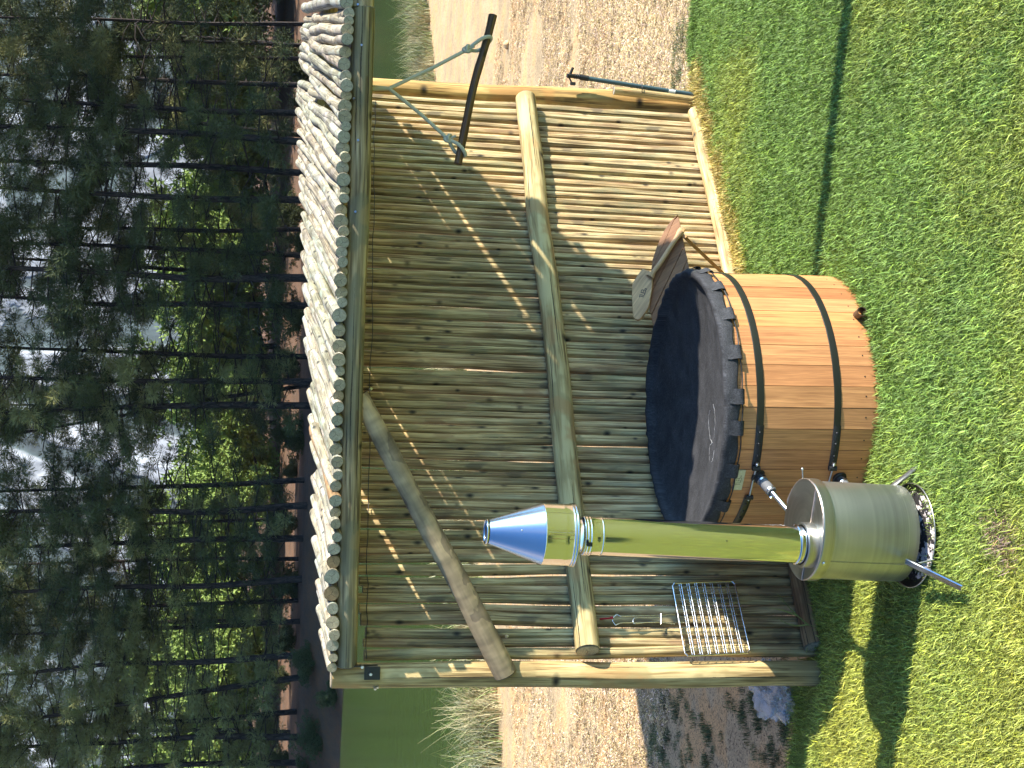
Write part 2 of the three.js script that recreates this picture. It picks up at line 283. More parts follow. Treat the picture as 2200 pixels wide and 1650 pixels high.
{
  const xs = [], zs = [];
  for (let x = -260; x <= 260;) { xs.push(x); x += Math.abs(x) < 14 ? 0.4 : Math.abs(x) < 70 ? 2 : 12; }
  for (let z = 120; z >= -520;) { zs.push(z); z -= z < -7 && z > -52 ? 0.4 : z < -78 && z > -155 ? 1.2 : 8; }
  const pos = [], uv = [], col = [], idx = [], c = new THREE.Color();
  for (const z of zs) for (const x of xs) {
    pos.push(x, groundY(x, z), z); uv.push(x / 2.5, z / 2.5);
    if (z > -60) { const r = 0.5 + 0.5 * noise(x * 0.5, z * 0.35, 21); const q = 0.5 + 0.5 * noise(x * 0.22 + 4, z * 0.9, 27), w = 0.8 + 0.2 * q - 0.1 * (0.5 + 0.5 * noise(x * 1.7, z * 1.7, 28)); c.setRGB(w, w * (1 - 0.05 * r), w * (1 - 0.1 * r)); const wet = smooth(-z, -shoreZ(x) - 1.6, -shoreZ(x) + 0.4); c.multiplyScalar(1 - 0.45 * wet); }
    else { const r = 0.5 + 0.5 * noise(x * 0.4, z * 0.4, 23); c.setRGB(lerp(0.16, 0.28, r), lerp(0.125, 0.2, r), lerp(0.11, 0.18, r)); }
    col.push(c.r, c.g, c.b);
  }
  for (let j = 0; j < zs.length - 1; j++) for (let i = 0; i < xs.length - 1; i++) { const a = j * xs.length + i, b = a + xs.length; idx.push(a, a + 1, b, b, a + 1, b + 1); }
  const g = new THREE.BufferGeometry();
  g.setAttribute('position', new THREE.Float32BufferAttribute(pos, 3)); g.setAttribute('uv', new THREE.Float32BufferAttribute(uv, 2)); g.setAttribute('color', new THREE.Float32BufferAttribute(col, 3));
  g.setIndex(idx); g.computeVertexNormals();
  struct('ground', g, std({ map: T.sand, bumpMap: asBump(T.sand), bumpScale: 0.02, roughness: 0.95, vertexColors: true }), 'pale sandy bank strewn with dry chips, running from the lawn to the pond');
}
{
  const g = new THREE.PlaneGeometry(400, 110, 1, 1).rotateX(-Math.PI / 2).translate(0, -0.5, -63);
  const uv = g.attributes.uv; for (let i = 0; i < uv.count; i++) uv.setXY(i, uv.getX(i) * 90, uv.getY(i) * 60);
  struct('pond', g, new THREE.MeshPhysicalMaterial({ color: new THREE.Color(0.048, 0.078, 0.02), specularIntensity: 0.3, roughness: 0.12, bumpMap: T.wave, bumpScale: 0.03, ior: 1.33 }), 'still green pond between the sandy bank and the pines');
}
{
  const xs = [], zs = []; for (let i = 0; i <= 90; i++) xs.push(-1900 + i * 3800 / 90); for (let j = 0; j <= 60; j++) zs.push(-430 - 2300 * Math.pow(j / 60, 1.4));
  const pos = [], uv = [], idx = [];
  for (const z of zs) for (const x of xs) {
    const d = (-z - 430), t = clamp(d / 1500), ridge = 1 - Math.abs(noise(x / 260 + 0.3 * noise(z / 200, x / 300, 9), z / 420, 12));
    const y = 28 + 620 * Math.pow(t, 1.15) + t * (150 * (ridge - 0.5) + 60 * noise(x / 90, z / 110, 13) + 26 * noise(x / 36, z / 40, 14)) + 0.16 * (-x) * t;
    pos.push(x, y, z); uv.push(x / 420, y / 300 + z / 900);
  }
  const W = xs.length; for (let j = 0; j < zs.length - 1; j++) for (let i = 0; i < W - 1; i++) { const a = j * W + i, b = a + W; idx.push(a, a + 1, b, b, a + 1, b + 1); }
  const g = new THREE.BufferGeometry();
  g.setAttribute('position', new THREE.Float32BufferAttribute(pos, 3)); g.setAttribute('uv', new THREE.Float32BufferAttribute(uv, 2)); g.setIndex(idx); g.computeVertexNormals();
  struct('mountain', g, std({ map: T.rock, bumpMap: asBump(T.rock), bumpScale: 6, roughness: 1, color: new THREE.Color(1.1, 1.1, 1.1) }), 'pale rocky mountainside in haze behind the pines');
}
// fence line: from the near left post to the far right post
const FA = V(-1.89, 0, -8.02), FB = V(2.66, 0, -11.36), FE = FB.clone().sub(FA).normalize(), FN = V(-FE.z, 0, FE.x), FL = FA.distanceTo(FB);
const onF = (u, v, off) => onP(u, v, FA.clone().addScaledVector(FN, off), FN);
const fenceAt = (s, off = 0, y = 0) => FA.clone().addScaledVector(FE, s).addScaledVector(FN, off).setY(y);
const lawnEdge = (x) => { const e = 0.07 * noise(x * 2.1, 5) + 0.04 * noise(x * 6, 9); if (x < -1.9) return -8.42 - 0.04 * (x + 1.9) + e; if (x < 2.66) return FA.z + (x - FA.x) * (FB.z - FA.z) / (FB.x - FA.x) - 0.06; return -11.42 + 0.5 * Math.min(0.3, (x - 2.66) * 0.3) + e; };
{
  const top = [], uv = [], idx = []; let n = 0; const xs = []; for (let x = -60; x <= 60; x += Math.abs(x) < 8 ? 0.15 : 4) xs.push(x);
  for (const x of xs) { const z = lawnEdge(clamp(x, -9, 12)); top.push(x, 0, 60, x, 0, z + 0.1, x, -0.03, z, x, -0.2, z - 0.03); uv.push(x / 1.2, 60 / 1.2, x / 1.2, z / 1.2, x / 1.2, z / 1.2 - 0.1, x / 1.2, z / 1.2 - 0.2); }
  for (let i = 0; i < xs.length - 1; i++) for (let k = 0; k < 3; k++) { const a = i * 4 + k, b = a + 4; idx.push(a, b, a + 1, a + 1, b, b + 1); }
  const g = new THREE.BufferGeometry(); g.setAttribute('position', new THREE.Float32BufferAttribute(top, 3)); g.setAttribute('uv', new THREE.Float32BufferAttribute(uv, 2)); g.setIndex(idx); g.computeVertexNormals();
  struct('lawn', g, std({ map: T.soil, roughness: 1, bumpMap: asBump(T.soil), bumpScale: 0.02, color: new THREE.Color(1.75, 1.8, 0.9) }), 'lawn soil under the grass');
}

// ---------------------------------------------------------------- shelter
const BEAM_Y = 3.185, beamY = (x) => 3.18 + 0.0125 * (x + 1.8), beamZ = (x) => -7.97 + (x + 1.87) * (0.9 / 8);
const roofY = (x, z) => beamY(x) + 0.066 + 0.034 + 0.066 * (beamZ(x) - z);
function log(name, p0, p1, r0, r1, mat, parent, { n = 14, nr = 14, amp = 0.01, s = 1, caps = [1, 1], end = M.ends[0], lump = 0.06, freq = 1.3, bulge = 0 } = {}) {
  const pts = wobbly(p0, p1, n, amp, s, freq), rad = pts.map((_, i) => lerp(r0, r1, i / n) * (1 + bulge * noise(i * 0.6, s * 3.7, 8)));
  const g = tubeGeo(pts, rad, nr, { vOff: hash(s, 2, 3), uOff: hash(s, 5, 3), lump, s });
  const m = part(name, g, mat, parent);
  if (caps[0]) part('cut_end', capGeo(g, nr, false), end, m);
  if (caps[1]) part('cut_end', capGeo(g, nr, true), end, m);
  return m;
}
const shelter = thing('pole_shelter', 'open timber shelter of round poles with a bleached pole roof over the hot tub', 'shelter', V(0, 0, 0));
log('post', V(-1.885, -0.25, -8.04), onZ(198, 713, -8.04), 0.086, 0.078, M.post, shelter, { s: 3, nr: 20, n: 24, amp: 0.012, end: M.ends[2] });
log('post', V(2.66, -0.25, -11.4), V(2.6, 3.44, -11.4), 0.122, 0.1, M.post2, shelter, { s: 8, nr: 20, n: 24, amp: 0.012 });
log('post', V(6.12, -0.25, -7.06), V(6.12, 3.24, -7.06), 0.09, 0.08, M.post, shelter, { s: 12, nr: 12 });
log('front_beam', V(-1.8, beamY(-1.8), beamZ(-1.8)), V(2.2, beamY(2.2), beamZ(2.2)), 0.066, 0.068, M.beam, shelter, { s: 21, nr: 20, n: 24, amp: 0.01 });
log('front_beam', V(2.2, beamY(2.2) + 0.004, beamZ(2.2)), V(6.2, beamY(6.2), beamZ(6.2)), 0.068, 0.07, M.beam, shelter, { s: 22, nr: 14 });
log('rear_beam', fenceAt(0.4, -0.1, 3.18), fenceAt(FL - 0.1, -0.09, 3.4), 0.06, 0.06, M.beam, shelter, { s: 25, nr: 12 });
log('side_beam', V(2.75, 3.4, -11.2), V(5.1, 3.3, beamZ(5.1) - 0.1), 0.06, 0.06, M.beam, shelter, { s: 26, nr: 12 });
{
  const a = V(-1.86, 2.165, -7.97), b = V(-0.1, 3.165, -7.83);
  log('brace', a, b, 0.078, 0.058, M.brace, shelter, { s: 31, nr: 20, n: 20, amp: 0.008, caps: [1, 0], end: M.ends[1] });
  part('bracket', [new RoundedBoxGeometry(0.085, 0.1, 0.006, 1, 0.002).translate(-1.845, 3.02, -7.925), new RoundedBoxGeometry(0.006, 0.15, 0.06, 1, 0.002).translate(-1.8, 3.06, -7.93)], M.hoop, shelter);
  for (const [x, y, z] of [[-1.85, 3.03, -7.915], [-1.8, 3.085, -7.895]]) part('bolt', along(bolt(0.013, 0.02), V(x, y, z), V(0, 0, 1)), M.bolt, shelter);
  for (const [x, y] of [[-1.945, 2.98], [-1.955, 2.995]]) part('bolt', along(bolt(0.012, 0.02), V(x, y, -7.985), V(-0.6, 0, 0.8)), M.bolt, shelter);
  for (const [x, y] of [[2.2, 3.23], [1.97, 3.2], [1.66, 3.235], [1.42, 3.2], [1.0, 3.2]]) part('bolt', along(bolt(0.009, 0.016), V(x, y + 0.03, beamZ(x) + 0.062), V(0, 0.3, 1)), M.bolt, shelter);
  for (const [x, y] of [[-0.06, 3.09], [-1.6, 2.18]]) part('bolt', along(bolt(0.011, 0.02), V(x, y, -7.86), V(0.3, -0.3, 1)), M.bolt, shelter);
}
{ // roof poles: a front row over the beam and a back row behind it
  rnd = rngOf(404);
  const apex = V(2.5, 0, -12.0), bl = V(-2.02, 0, -8.42), br = V(6.4, 0, -7.05);
  const backHit = (x0, z0, d) => { let best = 9; for (const [p, q] of [[bl, apex], [apex, br]]) { const ex = q.x - p.x, ez = q.z - p.z, det = d.x * -ez + d.z * ex; if (Math.abs(det) < 1e-6) continue; const t = ((p.x - x0) * -ez + (p.z - z0) * ex) / det, w = (d.x * (p.z - z0) - d.z * (p.x - x0)) / det; if (t > 0 && w > -0.02 && w < 1.02) best = Math.min(best, t); } return best; };
  let x = -1.84, i = 0;
  while (x < 5.35) {
    const r = rr(0.031, 0.047); x += r;
    const th = (lerp(4, 16, smooth(x, -1.9, -0.4)) + rr(-2, 2)) * Math.PI / 180, d = V(Math.sin(th), 0, -Math.cos(th));
    const z0 = beamZ(x) + rr(0.06, 0.13); let L = backHit(x, z0, d); if (L > 8.5) L = (z0 + 12.0) / -d.z;
    {
      const P = (t, up = 0) => { const a = x + d.x * t, b = z0 + d.z * t; return V(a, roofY(a, b) + up + (r - 0.038), b); };
      const hid = x > 2.75, nr = hid ? 8 : 12, mat = rnd() < 0.035 ? M.roofOchre : M.roofs[Math.floor(rnd() * M.roofs.length)], end = x < -1.05 && rnd() < 0.45 ? M.endBrown : M.ends[Math.floor(rnd() * 4)];
      const split = L > 1.9 ? L * rr(0.5, 0.62) : L + rr(-0.08, 0.06), n = Math.max(4, Math.round(split * (hid ? 4 : 8)));
      log('roof_pole', P(0), P(split, L > 1.9 ? 0.03 : 0), r, r * (x < 0.3 ? rr(0.78, 1.02) : rr(0.95, 1.06)), mat, shelter, { s: 500 + i, nr, n, amp: hid ? 0.01 : 0.016, freq: 1.5, caps: [1, 1], end, lump: 0.1, bulge: 0.08 });
      if (L > 1.9) { const k = rr(-0.03, 0.03); log('roof_pole', P(split - 0.12, -0.012).add(V(k, 0, 0)), P(L + rr(-0.06, 0.06)).add(V(k, 0, 0)), r * 0.95, r * rr(0.85, 1.05), M.roofs[Math.floor(rnd() * M.roofs.length)], shelter, { s: 800 + i, nr, n: Math.max(4, Math.round((L - split) * (hid ? 4 : 7))), amp: 0.014, caps: [1, 1], end: M.ends[i % 4], lump: 0.09, bulge: 0.1 }); }
    }
    x += r + (x < 0.5 ? rr(-0.002, 0.006) + (rnd() < 0.2 ? rr(0.008, 0.02) : 0) : rr(-0.017, -0.008)); i++;
  }
}

// ---------------------------------------------------------------- deck behind the viewer, mirrored in the flue
{
  const dk = thing('viewing_deck', 'raised timber deck on round posts behind the viewer, seen only mirrored in the flue', 'deck', V(0, 0, 1.9));
  for (let i = 0; i < 14; i++) part('plank', new THREE.BoxGeometry(4.4, 0.03, 0.17).translate(0, 1.84, -1.3 + i * 0.18), M.beam, dk);
  for (const x of [-2.1, 0, 2.1]) { log('post', V(x, -0.2, -1.2), V(x, 1.8, -1.2), 0.08, 0.08, M.post, dk, { s: 71 + x, nr: 10, n: 4 }); log('post', V(x, -0.2, 1), V(x, 1.8, 1), 0.08, 0.08, M.post, dk, { s: 81 + x, nr: 10, n: 4 }); }
}

// ---------------------------------------------------------------- fence
{
  rnd = rngOf(91);
  const fence = thing('pole_fence', 'screen of upright thin round poles with one thick rail, behind the hot tub', 'fence', V(0, 0, 0));
  let s = 0.12, i = 0;
  while (s < FL - 0.16) {
    const t = s / FL, r = rr(0.031, 0.045) * lerp(0.94, 1.1, t); s += r;
    const lean = rr(-0.012, 0.012), off = rr(-0.012, 0.012), top = 3.06 + 0.28 * t + rr(-0.02, 0.02);
    log('fence_pole', fenceAt(s, off, -0.12), fenceAt(s + lean, off * 0.5, top), r * rr(1.02, 1.16), r * rr(0.8, 0.98), M.poles[Math.floor(rnd() * M.poles.length)], fence, { s: 100 + i, nr: 11, n: 22, amp: t < 0.2 ? 0.016 : 0.011, freq: 1.15, caps: [0, 1], end: M.ends[1], lump: 0.07, bulge: 0.1 });
    s += r + rr(-0.006, 0.004) + (rnd() < 0.14 ? rr(0.003, 0.014) : 0); i++;
  }
  log('rail', fenceAt(0.13, 0.115, 1.62), fenceAt(FL - 0.2, 0.125, 1.62), 0.083, 0.092, M.rail, fence, { s: 61, nr: 20, n: 30, amp: 0.014, end: M.ends[2] });
  log('base_log', fenceAt(2.55, 0.13, 0.035), fenceAt(FL - 0.2, 0.1, 0.02), 0.085, 0.08, M.logPale, fence, { s: 63, nr: 14, n: 20, amp: 0.015, end: M.ends[0] });
  log('base_log', fenceAt(0.16, 0.1, 0.03), fenceAt(2.5, 0.12, 0.03), 0.085, 0.085, M.logBrown, fence, { s: 64, nr: 14, n: 20, amp: 0.015, end: M.ends[1] });
  const w = []; for (let k = 0; k <= 60; k++) { const q = k / 60; w.push(fenceAt(lerp(0.1, FL - 0.3, q), 0.055 + 0.01 * noise(k, 3), lerp(3.055, 2.965, q) + 0.01 * noise(k * 0.7, 1))); }
  part('tie_wire', tubeGeo(w, 0.003, 5), M.wire, fence);
}

// ---------------------------------------------------------------- swing
{
  const z = -7.82, P = (y, x, dz = 0) => onZ(1650 - y, x, z + dz), hook = P(190, 836);
  const swing = thing('rope_swing', 'dark crooked branch hung on two grey rope legs below the front beam', 'swing', P(190, 1030));
  const loc = (p) => p.clone().sub(swing.position);
  const spine = new THREE.CatmullRomCurve3([[33, 1059], [75, 1049], [120, 1036], [160, 1024], [200, 1014], [250, 1004], [300, 994], [352, 984]].map(([y, x]) => loc(P(y, x)))).getPoints(22);
  const g = tubeGeo(spine, spine.map((_, i) => 0.026 + 0.002 * noise(i * 0.5, 2)), 12, { lump: 0.08, s: 4 });
  const bar = part('seat_branch', g, M.stick, swing); part('cut_end', capGeo(g, 12, false), M.stick, bar); part('cut_end', capGeo(g, 12, true), M.stick, bar);
  for (const [ky, kx, by, bx] of [[107, 1003, 92, 1041], [299, 963, 326, 989]]) {
    const a = loc(hook), k = loc(P(ky, kx)), b = loc(P(by, bx)), dir = b.clone().sub(k).normalize(), sd = V(0.99, -0.2, 0).multiplyScalar(by < 200 ? 0.03 : 0.02);
    const leg = part('rope', [tubeGeo([a, a.clone().lerp(k, 0.5).add(V(0, -0.012, 0)), k], 0.0115, 8)], M.rope, swing);
    const loop = [k, b.clone().addScaledVector(sd, -1).addScaledVector(dir, -0.03).add(V(0, 0, -0.03)), b.clone().addScaledVector(dir, 0.03).add(V(0, -0.005, -0.02)), b.clone().addScaledVector(dir, 0.036).addScaledVector(sd, 0.6).add(V(0, 0, 0.02)), b.clone().addScaledVector(sd, 1).addScaledVector(dir, -0.02).add(V(0, 0, 0.036)), k];
    part('loop', tubeGeo(new THREE.CatmullRomCurve3(loop).getPoints(28), 0.0115, 8), M.rope, leg);
    const kn = [new THREE.TorusGeometry(0.02, 0.013, 8, 14).rotateY(0.8), new THREE.TorusGeometry(0.018, 0.012, 8, 14).rotateX(0.9).translate(0.006, -0.008, 0.008), rod(V(0, 0, 0), V(0.02, -0.045, 0.02), 0.008)].map((q) => q.translate(k.x, k.y, k.z));
    part('knot', kn, M.rope, leg);
  }
  const hx = loc(hook);
  part('hanger', [rod(V(hx.x - 0.012, beamY(1.8) - swing.position.y - 0.03, hx.z - 0.02), hx, 0.0115), rod(V(hx.x + 0.012, beamY(1.8) - swing.position.y - 0.03, hx.z - 0.03), hx, 0.0115)], M.rope, swing);
}

// ---------------------------------------------------------------- hot tub
const TUB = { x: -0.075, z: -8.11, R: 0.878, H: 0.98 };
const tub = thing('hot_tub', 'round wooden hot tub of upright red-brown staves with two black hoops', 'hot tub', V(TUB.x, 0, TUB.z));
tub.rotation.z = 0.02;
const onTub = (deg, y, r = TUB.R) => V(Math.sin(deg * Math.PI / 180) * r, y, Math.cos(deg * Math.PI / 180) * r);
{
  rnd = rngOf(55);
  const N = 42, half = Math.PI / N;
  const tints = [1, 4, 1, 0, 2, 1, 5, 3, 6, 2, 1, 4];
  for (let i = 0; i < N; i++) {
    const a = (i + 0.5) / N * Math.PI * 2, w = TUB.R * Math.tan(half) * 2 - 0.0065, h = TUB.H + 0.1, t = 0.04;
    const g = new THREE.ExtrudeGeometry(new THREE.Shape([new THREE.Vector2(-w / 2, -0.04), new THREE.Vector2(w / 2 - 0.002, -0.04), new THREE.Vector2(w / 2, 0), new THREE.Vector2(-w / 2, 0)]), { depth: h, bevelEnabled: true, bevelSize: 0.0015, bevelThickness: 0.0015, bevelSegments: 1 });
    g.rotateX(-Math.PI / 2).translate(0, -0.1, 0);
    const P = g.attributes.position, uv = []; const uo = hash(i, 3, 9), vo = hash(i, 4, 9);
    for (let k = 0; k < P.count; k++) uv.push(P.getX(k) / 0.3 + uo, P.getY(k) / 1.2 + vo + P.getZ(k));
    g.setAttribute('uv', new THREE.Float32BufferAttribute(uv, 2));
    // shape faces -z after the turn: move the outer face to the tub radius
    g.scale(1, 1, -1); const idx = g.index; if (idx) { for (let k = 0; k < idx.count; k += 3) { const q = idx.getX(k); idx.setX(k, idx.getX(k + 2)); idx.setX(k + 2, q); } } else { const A = g.attributes; for (const at of [A.position, A.normal, A.uv]) for (let k = 0; k < at.count; k += 3) for (let c = 0; c < at.itemSize; c++) { const o1 = k * at.itemSize + c, o2 = (k + 2) * at.itemSize + c, q = at.array[o1]; at.array[o1] = at.array[o2]; at.array[o2] = q; } }
    g.computeVertexNormals();
    const m = part('stave', g, M.staves[rnd() < 0.75 ? tints[i % tints.length] : Math.floor(rnd() * 7)], tub);
    m.rotation.y = a; const rr0 = TUB.R * Math.cos(half) + rr(-0.0012, 0.0012); m.position.set(Math.sin(a) * rr0, 0, Math.cos(a) * rr0);
    if (Math.cos(a - 0.1) > 0.1) part('screw', along(new THREE.CylinderGeometry(0.005, 0.005, 0.004, 8), V(rr(-0.004, 0.012), 0.105, 0.001), V(0, 0, 1)), M.soot, m);
  }
  for (const y of [0.29, 0.783]) {
    const hoop = part('hoop', new THREE.LatheGeometry([[TUB.R - 0.004, y - 0.0225], [TUB.R + 0.004, y - 0.0225], [TUB.R + 0.0055, y - 0.0205], [TUB.R + 0.0055, y + 0.0205], [TUB.R + 0.004, y + 0.0225], [TUB.R - 0.004, y + 0.0225]].map((p) => new THREE.Vector2(...p)), 128, -23 * Math.PI / 180, (360 - 16) * Math.PI / 180), M.hoop, tub);
    part('strap_end', new THREE.LatheGeometry([[TUB.R + 0.003, y - 0.024], [TUB.R + 0.0095, y - 0.024], [TUB.R + 0.0105, y], [TUB.R + 0.0095, y + 0.024], [TUB.R + 0.003, y + 0.024]].map((p) => new THREE.Vector2(...p)), 10, -25 * Math.PI / 180, 18 * Math.PI / 180), M.black, hoop);
    part('strap_end', new THREE.LatheGeometry([[TUB.R + 0.003, y - 0.024], [TUB.R + 0.0095, y - 0.024], [TUB.R + 0.0105, y], [TUB.R + 0.0095, y + 0.024], [TUB.R + 0.003, y + 0.024]].map((p) => new THREE.Vector2(...p)), 10, -57 * Math.PI / 180, 18 * Math.PI / 180), M.hoop, hoop);
    for (const d of [-10, -14.5, -19.5, -43, -47.5, -52]) part('rivet', along(new THREE.SphereGeometry(0.0085, 10, 6, 0, 6.3, 0, 1.5), onTub(d, y, TUB.R + 0.009), onTub(d, 0, 1)), M.black, hoop);
    for (const d of [-24.5, -38.5]) { part('lug', along(new THREE.CylinderGeometry(0.016, 0.016, 0.045, 14), onTub(d, y, TUB.R + 0.022), V(0, 1, 0)), M.black, hoop); }
    part('tension_bolt', [rod(onTub(-23, y, TUB.R + 0.024), onTub(-40, y, TUB.R + 0.024), 0.006, 10), along(bolt(0.014, 0.016), onTub(-22.4, y, TUB.R + 0.025), onTub(-23, 0, 1).cross(V(0, -1, 0)))], M.bolt, hoop);
  }
  // cover: a sagging black sheet over a thick rim, with a skirt
  const NA = 160, prof = [];
  for (let k = 0; k <= 14; k++) { const q = k / 14; prof.push([lerp(0.0, TUB.R - 0.07, q), 0.912 + 0.058 * Math.pow(q, 2.4), 0]); }
  prof.push([TUB.R - 0.045, 0.992, 0.2], [TUB.R - 0.025, 1.008, 0.7], [TUB.R, 1.012, 1], [TUB.R + 0.014, 1.002, 1], [TUB.R + 0.02, 0.985, 0.8], [TUB.R + 0.021, 0.96, 0.6], [TUB.R + 0.019, 0.935, 0.6], [TUB.R + 0.016, 0.925, 0.4], [TUB.R + 0.012, 0.927, 0]);
  const pos = [], uv = [], idx = [];
  prof.forEach(([r, y, wr], k) => { for (let j = 0; j <= NA; j++) { const a = (j % NA) / NA * Math.PI * 2, d = 0.006 * wr * noise(a * 26, k * 0.8, 41) + 0.004 * wr * noise(a * 70, k * 1.3, 42) + (wr ? 0 : 0.012 * (r / TUB.R) * noise(Math.cos(a) * 3 + 5, Math.sin(a) * 3 + r * 2, 43) + 0.008 * Math.pow(r / TUB.R, 3) * noise(a * 9, r * 2, 44)), drop = k > prof.length - 5 ? 0.012 * (0.5 - 0.5 * Math.cos(a * 20)) - 0.006 : 0; pos.push(Math.sin(a) * (r + (wr ? d : 0)), y + d + drop, Math.cos(a) * (r + (wr ? d : 0))); uv.push(Math.sin(a) * r * 1.2, Math.cos(a) * r * 1.2 + y * 2); } });
  for (let k = 0; k < prof.length - 1; k++) for (let j = 0; j < NA; j++) { const a = k * (NA + 1) + j, b = a + NA + 1; idx.push(a, b, a + 1, b, b + 1, a + 1); }
  const cg = new THREE.BufferGeometry(); cg.setAttribute('position', new THREE.Float32BufferAttribute(pos, 3)); cg.setAttribute('uv', new THREE.Float32BufferAttribute(uv, 2)); cg.setIndex(idx); cg.computeVertexNormals();
  const cover = part('cover', cg, M.fabric, tub, 'black fabric cover sagging inside the rim');
  // dried puddle outline on the cover
  for (const pts of [[[-0.03, 0.33], [-0.1, 0.3], [-0.16, 0.32], [-0.22, 0.36], [-0.235, 0.41], [-0.2, 0.45], [-0.12, 0.46], [-0.05, 0.445], [0.01, 0.4]], [[-0.235, 0.41], [-0.27, 0.36], [-0.33, 0.37], [-0.36, 0.42], [-0.34, 0.455], [-0.28, 0.47]]]) {
    const c = new THREE.CatmullRomCurve3(pts.map(([x, z]) => V(x, 0, z))).getPoints(60).map((p, i) => { p.x += 0.006 * noise(i * 0.7, 1); p.z += 0.006 * noise(i * 0.7, 9); const r = Math.hypot(p.x, p.z), q = r / (TUB.R - 0.07), a = Math.atan2(p.x, p.z); p.y = 0.912 + 0.058 * Math.pow(q, 2.4) + 0.012 * (r / TUB.R) * noise(Math.cos(a) * 3 + 5, Math.sin(a) * 3 + r * 2, 43) + 0.008 * Math.pow(r / TUB.R, 3) * noise(a * 9, r * 2, 44) + 0.001; return p; });
    part('water_mark', tubeGeo(c, c.map((_, i) => 0.0016 + 0.0018 * Math.max(0, noise(i * 0.35, 4))), 5, { flat: 0.4 }), std({ color: srgb(150, 150, 150), roughness: 1 }), cover);
  }
  for (let k = 0; k < 21; k++) {
    const d = 4 + k * 17.4, w = 0.044, L = [];
    for (const [r, y] of [[0.003, 0.985], [0.008, 0.965], [0.016, 0.945], [0.024, 0.925], [0.023, 0.905], [0.013, 0.894], [0.004, 0.902]]) L.push([TUB.R + 0.018 + r, y]);
    const g = new THREE.BufferGeometry(), p = [], u = [], id = [], T2 = 0.0035;
    for (const sgn of [0, 1]) L.forEach(([r, y], i) => { for (const e of [-1, 1]) { const q = onTub(d + e * (w / TUB.R) * 57.3 * (1 + 0.06 * noise(k, i)), y - sgn * 0.002, r - sgn * T2); p.push(q.x, q.y, q.z); u.push(e * 0.06, y); } });
    const n = L.length; for (let i = 0; i < n - 1; i++) { const a = i * 2; id.push(a, a + 2, a + 1, a + 1, a + 2, a + 3); const b = a + n * 2; id.push(b, b + 1, b + 2, b + 1, b + 3, b + 2); for (const e of [0, 1]) id.push(a + e, b + e, a + 2 + e, a + 2 + e, b + e, b + 2 + e); }
    g.setAttribute('position', new THREE.Float32BufferAttribute(p, 3)); g.setAttribute('uv', new THREE.Float32BufferAttribute(u, 2)); g.setIndex(id); g.computeVertexNormals();
    part('tab', g, M.strap, cover);
  }
  const cord = []; for (let k = 0; k <= 240; k++) { const d = k * 1.5, s = 0.012 * Math.cos((d - 4) / 17.4 * Math.PI * 2); cord.push(onTub(d, 0.905 + s * 0.5, TUB.R + 0.024 + s * 0.6)); }
  part('cord', tubeGeo(cord, 0.004, 6), M.black, cover);
  // badge
  const cv = document.createElement('canvas'); cv.width = 512; cv.height = 208; const c2 = cv.getContext('2d');
  c2.fillStyle = '#c4c2a4'; c2.fillRect(0, 0, 512, 208);
  c2.strokeStyle = '#16160f'; c2.lineWidth = 9; c2.lineJoin = 'miter';
  c2.beginPath(); c2.moveTo(120, 48); c2.lineTo(196, 48); c2.moveTo(150, 48); c2.lineTo(150, 150); c2.moveTo(150, 150); c2.lineTo(150, 150); c2.stroke();
  c2.beginPath(); c2.moveTo(186, 62); c2.lineTo(186, 128); c2.lineTo(204, 150); c2.lineTo(236, 150); c2.lineTo(236, 48); c2.stroke();
  c2.beginPath(); c2.moveTo(236, 48); c2.lineTo(296, 48); c2.lineTo(308, 62); c2.lineTo(308, 84); c2.lineTo(296, 97); c2.lineTo(240, 97); c2.moveTo(296, 97); c2.lineTo(312, 112); c2.lineTo(312, 136); c2.lineTo(298, 150); c2.lineTo(236, 150); c2.stroke();
  c2.fillStyle = '#16160f'; c2.font = '52px sans-serif'; c2.fillText('ZA', 322, 150); c2.font = '18px sans-serif'; c2.fillText('hot tubs & saunas', 190, 186);
  const bt = new THREE.CanvasTexture(cv); bt.colorSpace = THREE.SRGBColorSpace;
  const bdg = new THREE.Group(); bdg.name = 'badge'; tub.add(bdg); bdg.position.copy(onTub(-30.5, 0.87, TUB.R * 1.0 + 0.004)); bdg.rotation.y = -30.5 * Math.PI / 180; bdg.rotation.z = 0;
  part('plate', new RoundedBoxGeometry(0.152, 0.062, 0.004, 2, 0.0018), M.satin, bdg);
  part('plate_print', new THREE.PlaneGeometry(0.146, 0.058).translate(0, 0, 0.0032), std({ map: bt, roughness: 0.45, metalness: 0.3 }), bdg);
  for (const x of [-0.062, 0.062]) part('screw', along(new THREE.CylinderGeometry(0.005, 0.006, 0.003, 10), V(x, 0, 0.004), V(0, 0, 1)), M.bolt, bdg);
  // drain stub
  part('drain_pipe', [new THREE.CylinderGeometry(0.03, 0.03, 0.09, 20, 1, true), new THREE.CylinderGeometry(0.026, 0.026, 0.09, 20, 1, true), new THREE.RingGeometry(0.026, 0.03, 20).rotateX(-Math.PI / 2).translate(0, 0.045, 0)].map((g) => along(g, onTub(40, 0.075, TUB.R + 0.04), V(0.25, 0.12, 1))), M.brownPipe, tub);
}

